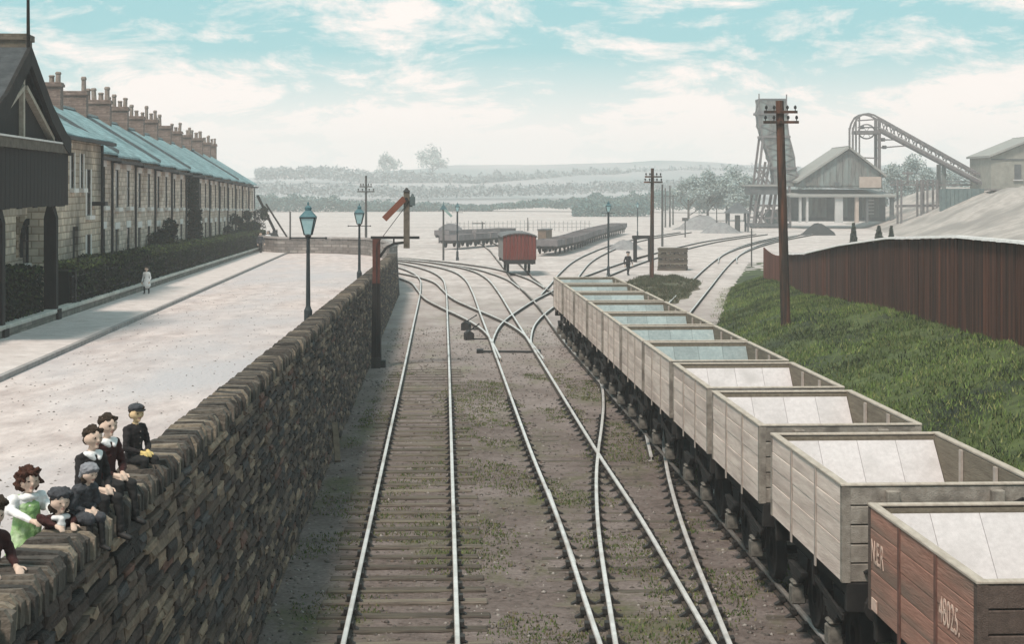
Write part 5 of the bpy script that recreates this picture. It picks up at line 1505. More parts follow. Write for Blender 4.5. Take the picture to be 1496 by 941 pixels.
m = MB(); p, q = q3(1150, 283), q3(1306, 276.5); m.hexa([(p.x, -2.6, p.z - .5), (q.x, -2.6, p.z - .5), (q.x, 13, q.z), (p.x, 13, q.z)], [(p.x, -2.6, p.z - .2), (q.x, -2.6, p.z - .2), (q.x, 13, q.z + .3 - .4), (p.x, 13, q.z - .1)]); m.build('canopy', [M_PITROOF], sh)
m = MB(); p, q = q3(1152, 324), q3(1302, 283); m.bbox(p.x, q.x, 4, 4.4, p.z, q.z - .3); m.build('back_wall', [M_PITD], sh)
for (u, w, mm, vb) in [(1166, 3, M_PITL, 322), (1176, 3, M_PITL, 322), (1222, 11, M_PITL, 322), (1248, 5, M_PITPINK, 322), (1299, 5, M_PITD, 325), (1263, 3, M_PITD, 322)]:
    m = MB(); p, q = q3(u - w / 2, vb), q3(u + w / 2, 284.5); m.bbox(p.x, q.x, -2.2, -1.4, p.z - .3, q.z - .1); m.build('column', [mm], sh)
for (u0, u1) in ((1180, 1214), (1230, 1245), (1254, 1262), (1267, 1292)):
    m = MB(); p, q = q3(u0, 318), q3(u1, 286); m.bbox(p.x, q.x, 3.7, 3.99, p.z, q.z); m.build('wall_panel', [M_PIT if u0 != 1254 else M_PITD], sh)
for k in range(5):
    m = MB(); p, q = q3(1272, 294 + k * 5), q3(1284, 291.5 + k * 5); m.bbox(p.x, q.x, 3.5, 3.69, p.z, q.z); m.build('louvre', [M_PITL], sh)

# pulley frame and sloping conveyor
pf = empty('pulley_frame', P3(1265, 250, 264), 0, 'iron pulley frame with a rounded hood rising above the gabled building', 'pulley frame')
QO = Vector(pf.location)
def r3(u, v, y=264.0): return P3(u, v, y) - QO
for (u, va, vb, t) in [(1243.5, 186, 228, .26), (1253, 170, 232, .22), (1282, 172, 262, .42)]:
    for s in (-1.3, 1.3):
        m = MB(); a, b = r3(u, va), r3(u, vb); a.y = b.y = s; m.beam(a, b, t, t); m.build('post', [M_STEEL], pf)
m = MB(); p, q = r3(1247, 196), r3(1284, 191); m.bbox(p.x, q.x, -1.6, 1.6, p.z, q.z); m.build('platform', [M_STEEL], pf)
arc = [(1243.5, 190), (1246, 180), (1251, 171.5), (1258, 167.5), (1266, 166.5), (1274, 168.5), (1284, 174)]
for s in (-1.4, 1.4):
    m = MB()
    for a, b in zip(arc, arc[1:]):
        p, q = r3(*a), r3(*b); p.y = q.y = s; m.beam(p, q, .18, .28)
    m.build('hood_arch', [M_STEEL], pf)
m = MB()
for (a, b) in [((1253, 176), (1282, 174)), ((1253, 186), (1282, 186)), ((1257, 230), (1282, 231)), ((1257, 226), (1257, 232)), ((1282, 204), (1322, 204)), ((1282, 216), (1332, 212))]:
    p, q = r3(*a), r3(*b); m.beam(p, q, .2, .2)
m.build('tie_bar', [M_STEEL], pf)
c_ = r3(1266, 192); m = MB()
ts_ = [2 * math.pi * k / 20 for k in range(21)]
for a, b in zip(ts_, ts_[1:]): m.beam(c_ + Vector((1.25 * math.cos(a), 0, 1.1 * math.sin(a))), c_ + Vector((1.25 * math.cos(b), 0, 1.1 * math.sin(b))), .2, .16, up=(0, 1, 0))
for k in range(6): m.beam(c_, c_ + Vector((1.2 * math.cos(k * 1.047), 0, 1.05 * math.sin(k * 1.047))), .07, .07, up=(0, 1, 0))
m.build('pulley_wheel', [M_STEEL], pf)
for (u, v) in [(1259, 186), (1290, 204), (1292, 215)]:
    m = MB(); p = r3(u, v); m.lathe(p, [(.3, -.25), (.42, 0), (.3, .3)], 8); m.build('roller', [M_STEEL], pf)
cg = empty('conveyor_gantry', P3(1375, 325, 255), 0, 'long sloping lattice conveyor gantry coming down to the hill building', 'conveyor')
CO = Vector(cg.location)
def c3(u, v, y): return P3(u, v, y) - CO
T0, T1, B0, B1 = (1285, 174, 262), (1450, 267, 240), (1285, 190, 262), (1446, 275, 240)
def lerp3(a, b, t): return c3(*[a[i] + (b[i] - a[i]) * t for i in range(3)])
for s in (-1.1, 1.1):
    m = MB(); a, b = c3(*T0), c3(*T1); a.y += s; b.y += s; m.beam(a, b, .2, .28); m.build('top_chord', [M_STEEL], cg)
    m = MB(); a, b = c3(*B0), c3(*B1); a.y += s; b.y += s; m.beam(a, b, .26, .36); m.build('bottom_chord', [M_STEEL], cg)
    m = MB()
    for k in range(15):
        a, b = lerp3(T0, T1, k / 15), lerp3(B0, B1, (k + .5) / 15); c = lerp3(T0, T1, (k + 1) / 15)
        for w_ in (a, b, c): w_.y += s
        m.beam(a, b, .1, .12); m.beam(b, c, .1, .12)
    m.build('lattice', [M_STEEL], cg)
m = MB()
a, b = lerp3(B0, B1, 0), lerp3(B0, B1, 1)
m.hexa([a + Vector((0, -.9, .3)), b + Vector((0, -.9, .3)), b + Vector((0, .9, .3)), a + Vector((0, .9, .3))], [a + Vector((0, -.9, .4)), b + Vector((0, -.9, .4)), b + Vector((0, .9, .4)), a + Vector((0, .9, .4))])
m.build('belt', [M_PITL], cg)
for s in (-1.4, 1.4):
    m = MB(); a, b = c3(1375, 240, 251), c3(1375, 330, 251); a.y += s; b.y += s * 1.4; m.beam(a, b, .55, .45); m.build('support_leg', [M_PIT], cg)
tr = empty('timber_trestle', P3(1347, 326, 246), 0, 'low timber trestle and gangway in front of the colliery trees', 'trestle')
TO_ = Vector(tr.location)
def t3(u, v, y=246.0): return P3(u, v, y) - TO_
for u in (1314, 1343, 1352, 1366):
    for s in (-1.2, 1.2): m = MB(); m.beam(t3(u, 262) + Vector((0, s, 0)), t3(u, 328) + Vector((0, s, 0)), .26, .26); m.build('post', [M_STEEL], tr)
for (a, b, w_) in [((1300, 265), (1446, 265), .12), ((1300, 270), (1446, 270), .22), ((1308, 301), (1375, 300), .35), ((1318, 253), (1334, 253), .3), ((1326, 250), (1326, 270), .15)]:
    m = MB(); m.beam(t3(*a), t3(*b), .3, w_); m.build('beam', [M_STEEL], tr)
cw = empty('crib_wall', P3(1406, 325, 236), 0, 'dark teal boarded retaining wall holding the pale ash slope', 'retaining wall')
CWO = Vector(cw.location)
m = MB(); m.prism([P3(1375, 276, 236) - CWO, P3(1437, 276, 236) - CWO, P3(1437, 330, 236) - CWO, P3(1375, 335, 236) - CWO], (0, 1.0, 0)); m.build('wall', [mat('crib_boards', (.07, .10, .105), (.14, .18, .18), scale=1.2)], cw)
for k in range(10):
    u = 1376 + k * 6.2; m = MB(); p, q = P3(u, 333, 236) - CWO, P3(u + 5.6, 275.4, 236) - CWO; m.bbox(p.x, q.x, -.14, -.003, p.z, q.z); m.build('board', [MATS['crib_boards']], cw)
hb = empty('hill_building', P3(1515, 276, 236), 0, 'grey gabled engine house on the pale ash heap at the edge', 'colliery building')
BO = Vector(hb.location)
def b3(u, v): return P3(u, v, 236) - BO
m = MB(); m.prism([b3(1448, 285), b3(1582, 285), b3(1582, 230), b3(1515, 203), b3(1448, 230)], (0, 11, 0)); m.build('wall', [mat('engine_house', (.20, .19, .165), (.31, .295, .26), scale=1.1)], hb)
m = MB()
for (a, b) in (((1444, 230), (1516, 201)), ((1514, 201), (1586, 230))):
    p, q = b3(*a), b3(*b); m.hexa([p + Vector((0, -.6, 0)), q + Vector((0, -.6, 0)), q + Vector((0, 11.5, 0)), p + Vector((0, 11.5, 0))], [p + Vector((0, -.6, .3)), q + Vector((0, -.6, .3)), q + Vector((0, 11.5, .3)), p + Vector((0, 11.5, .3))])
m.build('roof', [M_PITROOF], hb)
m = MB(); p, q = b3(1482, 262), b3(1492, 240); m.bbox(p.x, q.x, -.06, .0, p.z, q.z); w_ = m.build('window', [M_PITD], hb)
m = MB(); p2, q2 = b3(1480, 264), b3(1494, 262.2); m.bbox(p2.x, q2.x, -.25, .0, p2.z, q2.z); m.build('sill', [M_PITL], w_)
m = MB(); p, q = b3(1448, 233.5), b3(1582, 232); m.bbox(p.x, q.x, -.12, -.003, p.z, q.z); m.build('string_course', [M_PITD], hb)
m = MB(); p, q = b3(1438, 278), b3(1600, 276); m.bbox(p.x, q.x, -2.2, -.004, p.z, q.z); m.build('walkway', [M_STEEL], hb)
hut = empty('open_hut', P3(1077, 337, 242), 0, 'small open weigh hut with a dark pointed roof left of the pit tower', 'hut')
m = MB(); e = 1.75; m.add([(-e, -e, 2.5), (e, -e, 2.5), (e, e, 2.5), (-e, e, 2.5), (0, 0, 4.1)], [(0, 1, 4), (1, 2, 4), (2, 3, 4), (3, 0, 4), (3, 2, 1, 0)]); m.build('roof', [M_PITD], hut)
for sx in (-1.35, 1.35):
    for sy in (-1.35, 1.35): m = MB(); m.bbox(sx - .13, sx + .13, sy - .13, sy + .13, -.2, 2.49); m.build('post', [M_PITD], hut)
m = MB(); m.bbox(-.25, .45, .2, .7, -.2, 2.2); m.build('cabin', [M_PIT], hut)
hut['label'] = 'small open weigh hut with a dark pointed roof beside the pit tower'
def heap(name, u, v, y, r, h, mm, label, cat):
    o = P3(u, v, y); o.z = GZ - .05
    rr = random.Random(int(u)); n = 14; V = []; f = []
    prof = [(1.15, 0), (.9, .25), (.62, .62), (.3, .92), (.0, 1.0)]
    for k, (a, b) in enumerate(prof):
        for i in range(n):
            t = 2 * math.pi * i / n; g = r * a * rr.uniform(.85, 1.15)
            V.append((g * math.cos(t), g * .8 * math.sin(t), h * b * rr.uniform(.9, 1.08)))
    for k in range(len(prof) - 1):
        for i in range(n): f.append((k * n + i, k * n + (i + 1) % n, (k + 1) * n + (i + 1) % n, (k + 1) * n + i))
    m = MB(); m.add(V, f); o_ = m.build(name, [mm], None, o, smooth=True); tag(o_, label, cat, 'heaps in the colliery yard'); return o_
M_SLACK = mat('grey_slack', (.16, .155, .16), (.28, .27, .27), scale=2, bump=.5)
heap('slack_heap', 1052, 331, 236, 2.6, 1.5, M_SLACK, 'low grey slack heap before the open weigh hut', 'heap')
heap('slack_heap', 1024, 326, 255, 3.6, 2.2, M_SLACK, 'larger grey slack heap beside the far telegraph poles', 'heap')
heap('coal_heap', 1196, 334, 225, 2.2, 1.6, M_COAL, 'dark coal heap in front of the gabled screening building', 'heap')
heap('coal_heap', 912, 360, 172, 1.7, 1.0, M_SLACK, 'long grey heap behind the yard lamp', 'heap')
heap('ash_heap', 1160, 372, 118, 1.6, 1.15, M_SLACK, 'small grey heap just behind the reddish fence', 'heap')
# picket fence across the far meadow
pk = empty('picket_fence', P3(760, 336, 246), 0, 'pale picket fence crossing the meadow behind the red van', 'fence')
m = MB(); m.bbox(-.05, .05, -.04, .04, -.3, 1.25); PKM = m.mesh('picket', [mat('picket_wood', (.26, .25, .25), (.38, .37, .36), scale=3)])
for k in range(34): link('picket', PKM, pk, ((k - 17) * .62 + 0.0, R.uniform(-.05, .05), 0), (0, 0, 0), (1, 1, R.uniform(.85, 1.15)))
for z_ in (.35, .9): m = MB(); m.bbox(-10.6, 10.2, .045, .09, z_, z_ + .08); m.build('fence_rail', [MATS['picket_wood']], pk)
for k, (u, v0, v1, y, lab) in enumerate([(705, 324, 345, 215, 'short gate post at the near end of the picket fence'), (771, 318, 336, 246, 'taller stump post standing above the picket fence'), (1047, 305, 330, 240, 'thin bare post beside the low slack heap'), (424, 309, 342, 150, 'short bare post beyond the street parapet'), (1001, 318, 345, 215, 'short post with a small board beside the sleeper stack')]):
    p = P3(u, v1, y); r = empty('yard_post', (p.x, y, GZ), 0, lab, 'post', 'posts about the yard'); m = MB(); m.tube((0, 0, -.2), (0, 0, CAMZ - (v0 - 275) * y / F - GZ), .09, .07, 8); m.build('shaft', [M_FARPOLE], r)
    if k in (0, 4):
        m = MB(); z_ = CAMZ - (v0 - 275) * y / F - GZ; m.box((-.5 if k == 0 else 0, -.1, z_ - .2), (1.6 if k == 0 else .8, .06, .14 if k == 0 else .4)); m.build('board', [M_FARPOLE], r)

# ------------------------------------------------------------------ trees and woods
TEALS = [mat('tree_leaf_%d' % i, c, tuple(x * 1.5 for x in c), scale=.5, coord='World') for i, c in enumerate([(.22, .265, .265), (.25, .295, .29), (.26, .295, .265), (.19, .23, .235)])]  # colliery tree leaves lightened, fading in haze put into the colour
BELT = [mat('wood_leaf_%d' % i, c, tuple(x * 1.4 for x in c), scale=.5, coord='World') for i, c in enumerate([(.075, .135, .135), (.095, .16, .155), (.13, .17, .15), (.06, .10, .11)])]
M_TRUNK = mat('trunk', (.06, .05, .042), (.11, .095, .08), scale=3)
def tree(name, x, y, z, h, cr, label, cat='tree', group='trees behind the colliery', n=4200, leaf=.24, low=.12, seed=0, mats=TEALS, w=(.35, .3, .2, .15)):
    rr = random.Random(seed)
    r = empty(name, (x, y, z), 0, label, cat, group)
    m = MB(); m.tube((0, 0, -.4), (rr.uniform(-.1, .1), 0, h * .5), .045 * h * .6, .02 * h, 8); tips = []
    for k in range(9):
        a = rr.uniform(0, 6.28); z0 = h * rr.uniform(low, .45); L_ = cr * rr.uniform(.5, .95)
        p = Vector((L_ * math.cos(a), L_ * math.sin(a), z0 + h * rr.uniform(.12, .4)))
        m.tube((0, 0, z0), p, .012 * h, .004 * h, 6); tips.append(p)
    tips += [Vector((rr.uniform(-.3, .3) * cr, rr.uniform(-.3, .3) * cr, h * rr.uniform(.7, .92))) for _ in range(5)]
    m.build('trunk', [M_TRUNK], r)
    P = []
    for _ in range(n):
        t = rr.choice(tips); q = Vector((rr.gauss(0, 1), rr.gauss(0, 1), rr.gauss(0, .8))).normalized() * (cr * (.25 + .3 * ((t.x * 7.3 + t.y * 3.1) % 1)) * rr.random() ** .5)
        P.append(t + q)
    link('crown', leaf_mesh('crown', np.array(P), leaf, mats, 0, list(w)), r)
    return r
TL = [(1006, 300, 258, 320, 3.4), (1034, 300, 250, 322, 4.2), (1062, 298, 246, 325, 4.6), (1088, 296, 254, 318, 3.6), (1304, 300, 240, 318, 4.0), (1334, 300, 232, 322, 4.8), (1362, 300, 246, 316, 3.8), (1392, 290, 250, 330, 4.5), (1420, 288, 256, 334, 4.0), (1178, 300, 252, 345, 4.6)]
TN = ['round teal tree nearest the distant telegraph poles', 'second teal tree along from the distant telegraph poles', 'tall teal tree behind the open weigh hut', 'teal tree just beside the pit tower legs', 'teal tree rising right behind the pulley frame post', 'tallest teal tree framed under the sloping conveyor', 'teal tree next to the conveyor support leg', 'low tree showing above the dark crib wall', 'low tree between crib wall and hill building', 'tree hidden mostly behind the gabled screening building']
for k, (u, vb, vt, y, cr) in enumerate(TL):
    p = P3(u, vb, y); zt_ = CAMZ - (vt - 275) * y / F
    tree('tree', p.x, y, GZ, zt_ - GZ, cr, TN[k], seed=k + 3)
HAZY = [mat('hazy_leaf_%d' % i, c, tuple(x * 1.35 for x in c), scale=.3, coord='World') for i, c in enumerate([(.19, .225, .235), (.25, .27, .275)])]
PALE = [mat('pale_leaf_%d' % i, c, tuple(x * 1.5 for x in c), scale=.3, coord='World') for i, c in enumerate([(.27, .30, .29), (.32, .35, .33)])]  # skyline leaves paled further, haze painted into the leaf colour
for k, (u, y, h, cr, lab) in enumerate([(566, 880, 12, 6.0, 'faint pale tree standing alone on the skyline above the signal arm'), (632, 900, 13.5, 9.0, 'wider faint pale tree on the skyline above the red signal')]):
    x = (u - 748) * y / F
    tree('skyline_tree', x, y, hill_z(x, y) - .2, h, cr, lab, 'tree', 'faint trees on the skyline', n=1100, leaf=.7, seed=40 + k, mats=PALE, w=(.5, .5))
# far woods and hedgerows: masses
def belt(name, spec, n, leaf, mats=BELT, w=(.35, .3, .2, .15)):
    P = []; rr = random.Random(len(name) * 7)
    us = [s[0] for s in spec]
    while len(P) < n:
        u = rr.uniform(us[0], us[-1]); y = float(np.interp(u, us, [s[3] for s in spec])) + rr.uniform(-9, 9)
        vt = float(np.interp(u, us, [s[1] for s in spec])); vb = float(np.interp(u, us, [s[2] for s in spec]))
        zt_ = CAMZ - (vt - 275) * y / F; zb = max(GZ, CAMZ - (vb - 275) * y / F)
        x = (u - 748) * y / F
        wob = .75 + .45 * noise.noise(Vector((x / 5, y / 6, 3))) + .2 * noise.noise(Vector((x / 1.7, 0, 9)))
        z = zb - .4 + (zt_ - zb + .4) * wob * rr.random() ** .6
        P.append((x, y, z))
    o = link(name, leaf_mesh(name, np.array(P), leaf, mats, 0, list(w))); o['kind'] = 'stuff'
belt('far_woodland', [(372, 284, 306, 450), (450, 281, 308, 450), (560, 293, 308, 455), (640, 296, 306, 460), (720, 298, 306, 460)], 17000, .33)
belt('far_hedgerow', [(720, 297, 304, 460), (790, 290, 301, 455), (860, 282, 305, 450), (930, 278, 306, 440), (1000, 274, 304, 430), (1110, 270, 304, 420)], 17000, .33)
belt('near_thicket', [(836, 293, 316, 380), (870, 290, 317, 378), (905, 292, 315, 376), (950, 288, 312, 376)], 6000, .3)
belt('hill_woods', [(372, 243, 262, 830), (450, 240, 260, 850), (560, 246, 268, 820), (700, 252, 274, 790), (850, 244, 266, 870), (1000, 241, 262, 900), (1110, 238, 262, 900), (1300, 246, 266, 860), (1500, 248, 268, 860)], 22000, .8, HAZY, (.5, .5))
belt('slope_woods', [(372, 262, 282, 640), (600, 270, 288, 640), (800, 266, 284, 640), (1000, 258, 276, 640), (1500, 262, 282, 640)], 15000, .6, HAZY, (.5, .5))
for k, (u, y, h, rx, lab) in enumerate([(1247, 150, 3.1, .5, 'tall narrow dark cone shrub behind the board fence'), (1284, 152, 2.8, .75, 'broad dark cone shrub behind the board fence'), (1302, 156, 2.7, .4, 'smallest dark cone shrub behind the board fence')]):
    x = (u - 748) * y / F; r = empty('cone_shrub', (x, y, GZ), 0, lab, 'shrub', 'dark cone shrubs behind the fence'); P = []
    for _ in range(900):
        t = R.random() ** .7; rad = rx * (1 - t) * R.uniform(.6, 1.1) + .05; a = R.uniform(0, 6.28); P.append((rad * math.cos(a), rad * math.sin(a), .1 + t * (h - .1)))
    link('foliage', leaf_mesh('foliage', np.array(P), .12, M_HEDGE, 0, [.4, .35, .2, .05]), r)
    m = MB(); m.tube((0, 0, -.2), (0, 0, h * .8), .06, .02, 6); m.build('stem', [M_POLE], r)
# ------------------------------------------------------------------ people: one continuous body each, clothes and hair on it
def body_mesh(name, caps, mats, voxel):
    """caps: (a, b, ra, rb, material index[, squash]) tapered capsules fused into one skin"""
    mb = MB(); A = []
    for c in caps:
        a, b, ra, rb = Vector(c[0]), Vector(c[1]), c[2], c[3]
        d = b - a
        if d.length < 1e-5: b = a + Vector((0, 0, 1e-3)); d = b - a
        n = 12; dn = d.normalized(); u = Vector((0, 0, 1)) if abs(dn.z) < .9 else Vector((1, 0, 0))
        x = dn.cross(u).normalized(); y = dn.cross(x)
        rings = []
        for k in range(4): t = -math.pi / 2 + math.pi / 2 * k / 4; rings.append((a + dn * (ra * math.sin(t)), max(1e-4, ra * math.cos(t))))
        rings.append((a, ra)); rings.append((b, rb))
        for k in range(1, 5): t = math.pi / 2 * k / 4; rings.append((b + dn * (rb * math.sin(t)), max(1e-4, rb * math.cos(t))))
        sq = c[5] if len(c) > 5 else (1, 1, 1)
        mid = (a + b) / 2; vs = []
        for p, r in rings:
            for i in range(n):
                t = 2 * math.pi * i / n; q = p + x * (r * math.cos(t)) + y * (r * math.sin(t))
                q = mid + Vector(((q.x - mid.x) * sq[0], (q.y - mid.y) * sq[1], (q.z - mid.z) * sq[2])); vs.append(q)
        fs = [(k * n + i, k * n + (i + 1) % n, (k + 1) * n + (i + 1) % n, (k + 1) * n + i) for k in range(len(rings) - 1) for i in range(n)]
        fs += [tuple(range(n - 1, -1, -1)), tuple(range((len(rings) - 1) * n, len(rings) * n))]
        mb.add(vs, fs)
        A.append((a, b, ra, rb, c[4], sq, mid))
    me0 = mb.mesh(name + '_src', [mats[0]])
    ob = bpy.data.objects.new('tmp_body', me0); COL.objects.link(ob)
    md = ob.modifiers.new('r', 'REMESH'); md.mode = 'VOXEL'; md.voxel_size = voxel
    sm = ob.modifiers.new('s', 'SMOOTH'); sm.iterations = 2; sm.factor = .4
    me = bpy.data.meshes.new_from_object(ob.evaluated_get(bpy.context.evaluated_depsgraph_get()))
    bpy.data.objects.remove(ob); bpy.data.meshes.remove(me0)
    me.name = name; me.materials.clear()
    for m_ in mats: me.materials.append(m_)
    n = len(me.polygons); C = np.zeros(n * 3, np.float32); me.polygons.foreach_get('center', C); C = C.reshape(-1, 3).astype(float)
    best = np.full(n, 1e9); mi = np.zeros(n, int)
    for a, b, ra, rb, k, sq, mid in A:
        s = np.array(sq); Q = (C - np.array(mid)) / s + np.array(mid)
        ab = np.array(b - a); t = np.clip(((Q - np.array(a)) @ ab) / (ab @ ab), 0, 1)
        d = np.linalg.norm(Q - (np.array(a) + t[:, None] * ab), axis=1) - (ra + (rb - ra) * t)
        w = d < best; best[w] = d[w]; mi[w] = k
    me.polygons.foreach_set('material_index', mi.astype(np.int32)); me.polygons.foreach_set('use_smooth', np.ones(n, bool)); me.update()
    return me

def puff(me, f, only=None):
    n = len(me.vertices); N_ = np.zeros(n * 3, np.float32); C_ = np.zeros(n * 3, np.float32)
    me.vertices.foreach_get('normal', N_); me.vertices.foreach_get('co', C_); N_ = N_.reshape(-1, 3); C_ = C_.reshape(-1, 3)
    for i in (only if only is not None else range(n)): C_[i] += N_[i] * f(Vector(C_[i]))
    me.vertices.foreach_set('co', C_.ravel()); me.update()

def hand(caps, w, d, nrm, k, s):
    """palm, four bent fingers of different lengths and a thumb at its side; w wrist, d pointing direction, nrm back of the hand"""
    w, d, nrm = Vector(w), Vector(d).normalized(), Vector(nrm).normalized()
    side = d.cross(nrm).normalized()
    pal = w + d * .035 * s
    caps.append((w, pal + d * .02 * s, .017 * s, .024 * s, k))
    for i, (o, l) in enumerate(((-.020, .046), (-.007, .052), (.007, .049), (.020, .038))):
        b = pal + d * .018 * s + side * o * s
        m_ = b + d * l * .55 * s - nrm * .006 * s
        e = m_ + (d * .6 - nrm * .8).normalized() * l * .5 * s
        caps.append((b, m_, .0085 * s, .008 * s, k)); caps.append((m_, e, .008 * s, .0068 * s, k))
    tb = w + d * .016 * s - side * .02 * s; te = tb + (d * .6 - side * .8).normalized() * .03 * s
    caps.append((tb, te, .0095 * s, .0085 * s, k)); caps.append((te, te + (d * .9 - side * .2 - nrm * .4).normalized() * .022 * s, .0082 * s, .007 * s, k))

def person(label, loc, rz, H=1.2, pose=None, top=M_CLOTH_D, legs=M_STOCK, skin=M_SKIN, shoes=M_IRON, hair=('short', M_HAIRD), head_turn=0.0, tilt=0.0, lean=0.0, hat=None, extras=(), voxel=.0085, faceband=None, hands=None, skirt=None, group='children at the street wall'):
    """local frame: +x is the way the person faces, feet at z=0"""
    s = H / 1.2
    pose = pose or {}
    r = empty('person', loc, rz, label, 'person', group)
    MT = [top, legs, skin, shoes, M_EYE, M_LIP, hands or skin, faceband or skin]
    hip = Vector((0, 0, .58)) * s
    L = Matrix.Rotation(lean, 4, 'Y')
    def U(x, y, z): return hip + (L @ Vector((x, y, z - .58))) * s       # upper body leans forward from the hip
    caps = []
    caps += [(U(0, -.055, .60), U(0, .055, .60), .085 * s, .085 * s, 0), (U(0, 0, .60), U(.0, 0, .76), .098 * s, .088 * s, 0, (.86, 1.12, 1)),
             (U(0, 0, .74), U(.0, 0, .88), .09 * s, .10 * s, 0, (.84, 1.2, 1)), (U(0, -.085, .92), U(0, .085, .92), .052 * s, .052 * s, 0)]
    caps += [(U(0, 0, .93), U(.01, 0, 1.0), .038 * s, .034 * s, 2)]
    hc = U(.02, 0, 1.085)
    Rh = Matrix.Rotation(head_turn, 4, 'Z') @ Matrix.Rotation(tilt + lean * .35, 4, 'Y')
    sk = s * .92
    def Hd(x, y, z): return hc + (Rh @ Vector((x, y, z))) * sk
    fk = 7 if faceband else 2
    caps += [(Hd(-.012, 0, .028), Hd(-.004, 0, .028), .088 * sk, .088 * sk, 2, (1.06, .94, 1.04)), (Hd(.012, 0, -.03), Hd(.018, 0, -.052), .062 * sk, .046 * sk, 2, (1, .98, 1)),
             (Hd(.0, -.03, .0), Hd(.0, .03, .0), .066 * sk, .066 * sk, 2),
             (Hd(.076, 0, .012), Hd(.088, 0, -.014), .009 * sk, .0145 * sk, fk), (Hd(.055, -.035, .03), Hd(.055, .035, .03), .026 * sk, .026 * sk, fk),
             (Hd(.05, -.032, -.018), Hd(.05, .032, -.018), .021 * sk, .021 * sk, fk), (Hd(.062, 0, -.075), Hd(.06, 0, -.078), .018 * sk, .018 * sk, 2)]
    for e in (-1, 1):
        caps.append((Hd(.0765, e * .031, .015), Hd(.0765, e * .034, .015),    .0088 * sk, .0088 * sk, 4))
        caps.append((Hd(.0, e * .083, .005), Hd(-.008, e * .088, -.018), .017 * sk, .013 * sk, 2))
    caps.append((Hd(.074, -.014, -.047), Hd(.074, .014, -.047), .0068 * sk, .0068 * sk, 5))
    dl = pose.get('legs', ((.0, 0), (.0, 0)))
    if pose.get('seated'):
        tm, tr = (0, .085) if skirt else (1, .066)
        for e in (-1, 1):
            hp, kn, an = Vector((.0, e * .06, .565)) * s, Vector((.275, e * .075, .565)) * s, Vector((.29 + .03 * e, e * .07, .28)) * s
            caps += [(hp, kn, tr * s, (tr - .016) * s, tm), (kn, an, .047 * s, .033 * s, 1), (an + Vector((-.015, 0, -.03)) * s, an + Vector((.095, e * .02, -.06)) * s, .032 * s, .026 * s, 3)]
    for e, (fx, kx) in zip((-1, 1), () if pose.get('seated') else dl):
        hp = Vector((0, e * .055, .56)) * s; kn = Vector((kx * .5 + fx * .5, e * .06, .32)) * s; an = Vector((fx - .01, e * .06, .07)) * s
        caps += [(hp, kn, .068 * s, .05 * s, 1), (kn, an, .047 * s, .033 * s, 1), (an + Vector((-.015, 0, -.03)) * s, an + Vector((.10, e * .015, -.042)) * s, .032 * s, .026 * s, 3)]
    for e, key in ((-1, 'R'), (1, 'L')):
        sh = U(0, e * .125, .915)
        d_ = {'el': (.03, e * .20, .70), 'wr': (.10, e * .19, .53), 'd': (.3, 0, -.9), 'n': (.8, e * .4, .2)}
        d_.update(pose.get(key, {}))
        el, wr = Vector(d_['el']) * s, Vector(d_['wr']) * s
        caps += [(sh, el, .046 * s, .037 * s, 0), (el, wr + (el - wr).normalized() * .02 * s, .037 * s, .027 * s, 0)]
        hand(caps, wr, d_['d'], d_['n'], 6, s * 1.12)
    if skirt and not pose.get('seated'):
        caps += [(Vector((0, 0, .62)) * s, Vector((0, 0, .40)) * s, .10 * s, .165 * s, 0, (1, 1.15, 1))]
    bme = body_mesh('body', caps, MT, voxel)
    cl = set()
    for pl in bme.polygons:
        if pl.material_index in (0, 1): cl.update(pl.vertices)
    puff(bme, lambda c: (noise.noise(c * 26 / s) * .007 + noise.noise(Vector((c.x * 14, c.y * 14, c.z * 40)) / s) * .006) * s, cl)
    link('body', bme, r)
    # hair
    kind, hm = hair
    def blob(name, parts, m_, jit=.05, vx=.010):
        q = [(Hd(*c), Hd(c[0] + 1e-3, c[1], c[2] + 1e-3), rad * sk, rad * sk, 0, sq) for c, rad, sq in parts]
        me = body_mesh(name, q, [m_], vx)
        puff(me, lambda c: noise.noise(c * 34 / s) * jit * .25 * s + noise.noise(c * 90) * jit * .08 * s)
        return link(name, me, r)
    one = (1, 1, 1)
    if kind == 'short': blob('hair', [((-.024, 0, .043), .0915, (1.05, .97, .97)), ((-.05, 0, .0), .068, (1, 1.06, 1)), ((.035, .02, .082), .045, (1.2, 1.3, .7)), ((.03, -.03, .08), .04, (1.2, 1.2, .7))], hm, .09)
    if kind == 'curly': blob('hair', [((-.03, 0, .045), .100, (1.0, 1.04, 1)), ((-.015, -.07, .0), .048, one), ((-.015, .07, .0), .048, one), ((.03, -.05, .075), .046, one), ((.03, .05, .075), .046, one), ((.045, 0, .085), .042, one), ((-.05, -.07, -.03), .046, one), ((-.05, .07, -.03), .046, one), ((-.06, 0, -.03), .07, one), ((0, 0, .105), .05, one)], hm, .16)
    if kind == 'long': blob('hair', [((-.025, 0, .04), .095, one), ((-.06, 0, -.05), .068, (1, 1.15, 1.2)), ((-.045, -.075, -.06), .030, (1, 1, 1.8)), ((-.045, .075, -.06), .030, (1, 1, 1.8)), ((.03, 0, .085), .05, (1.2, 1.3, .8))], hm, .06)
    if hat: hat(blob, r, Hd, s)
    for ex in extras: ex(r, U, Hd, s)
    return r
def flatcap(m_, brim=M_IRON):
    def f(blob, r, Hd, s):
        blob('cap', [((-.015, 0, .085), .10, (1.08, 1.05, .55)), ((-.02, 0, .06), .094, (1.05, 1, .5))], m_, .01)
        mb = MB(); 
        pts = [Hd(.065 + .055 * math.cos(t), .085 * math.sin(t), .058 - .012 * math.cos(t)) for t in [math.pi * (k / 8 - .5) for k in range(9)]]
        mb.prism(pts, (0, 0, .008 * s)); mb.build('cap_peak', [brim], r)
    return f
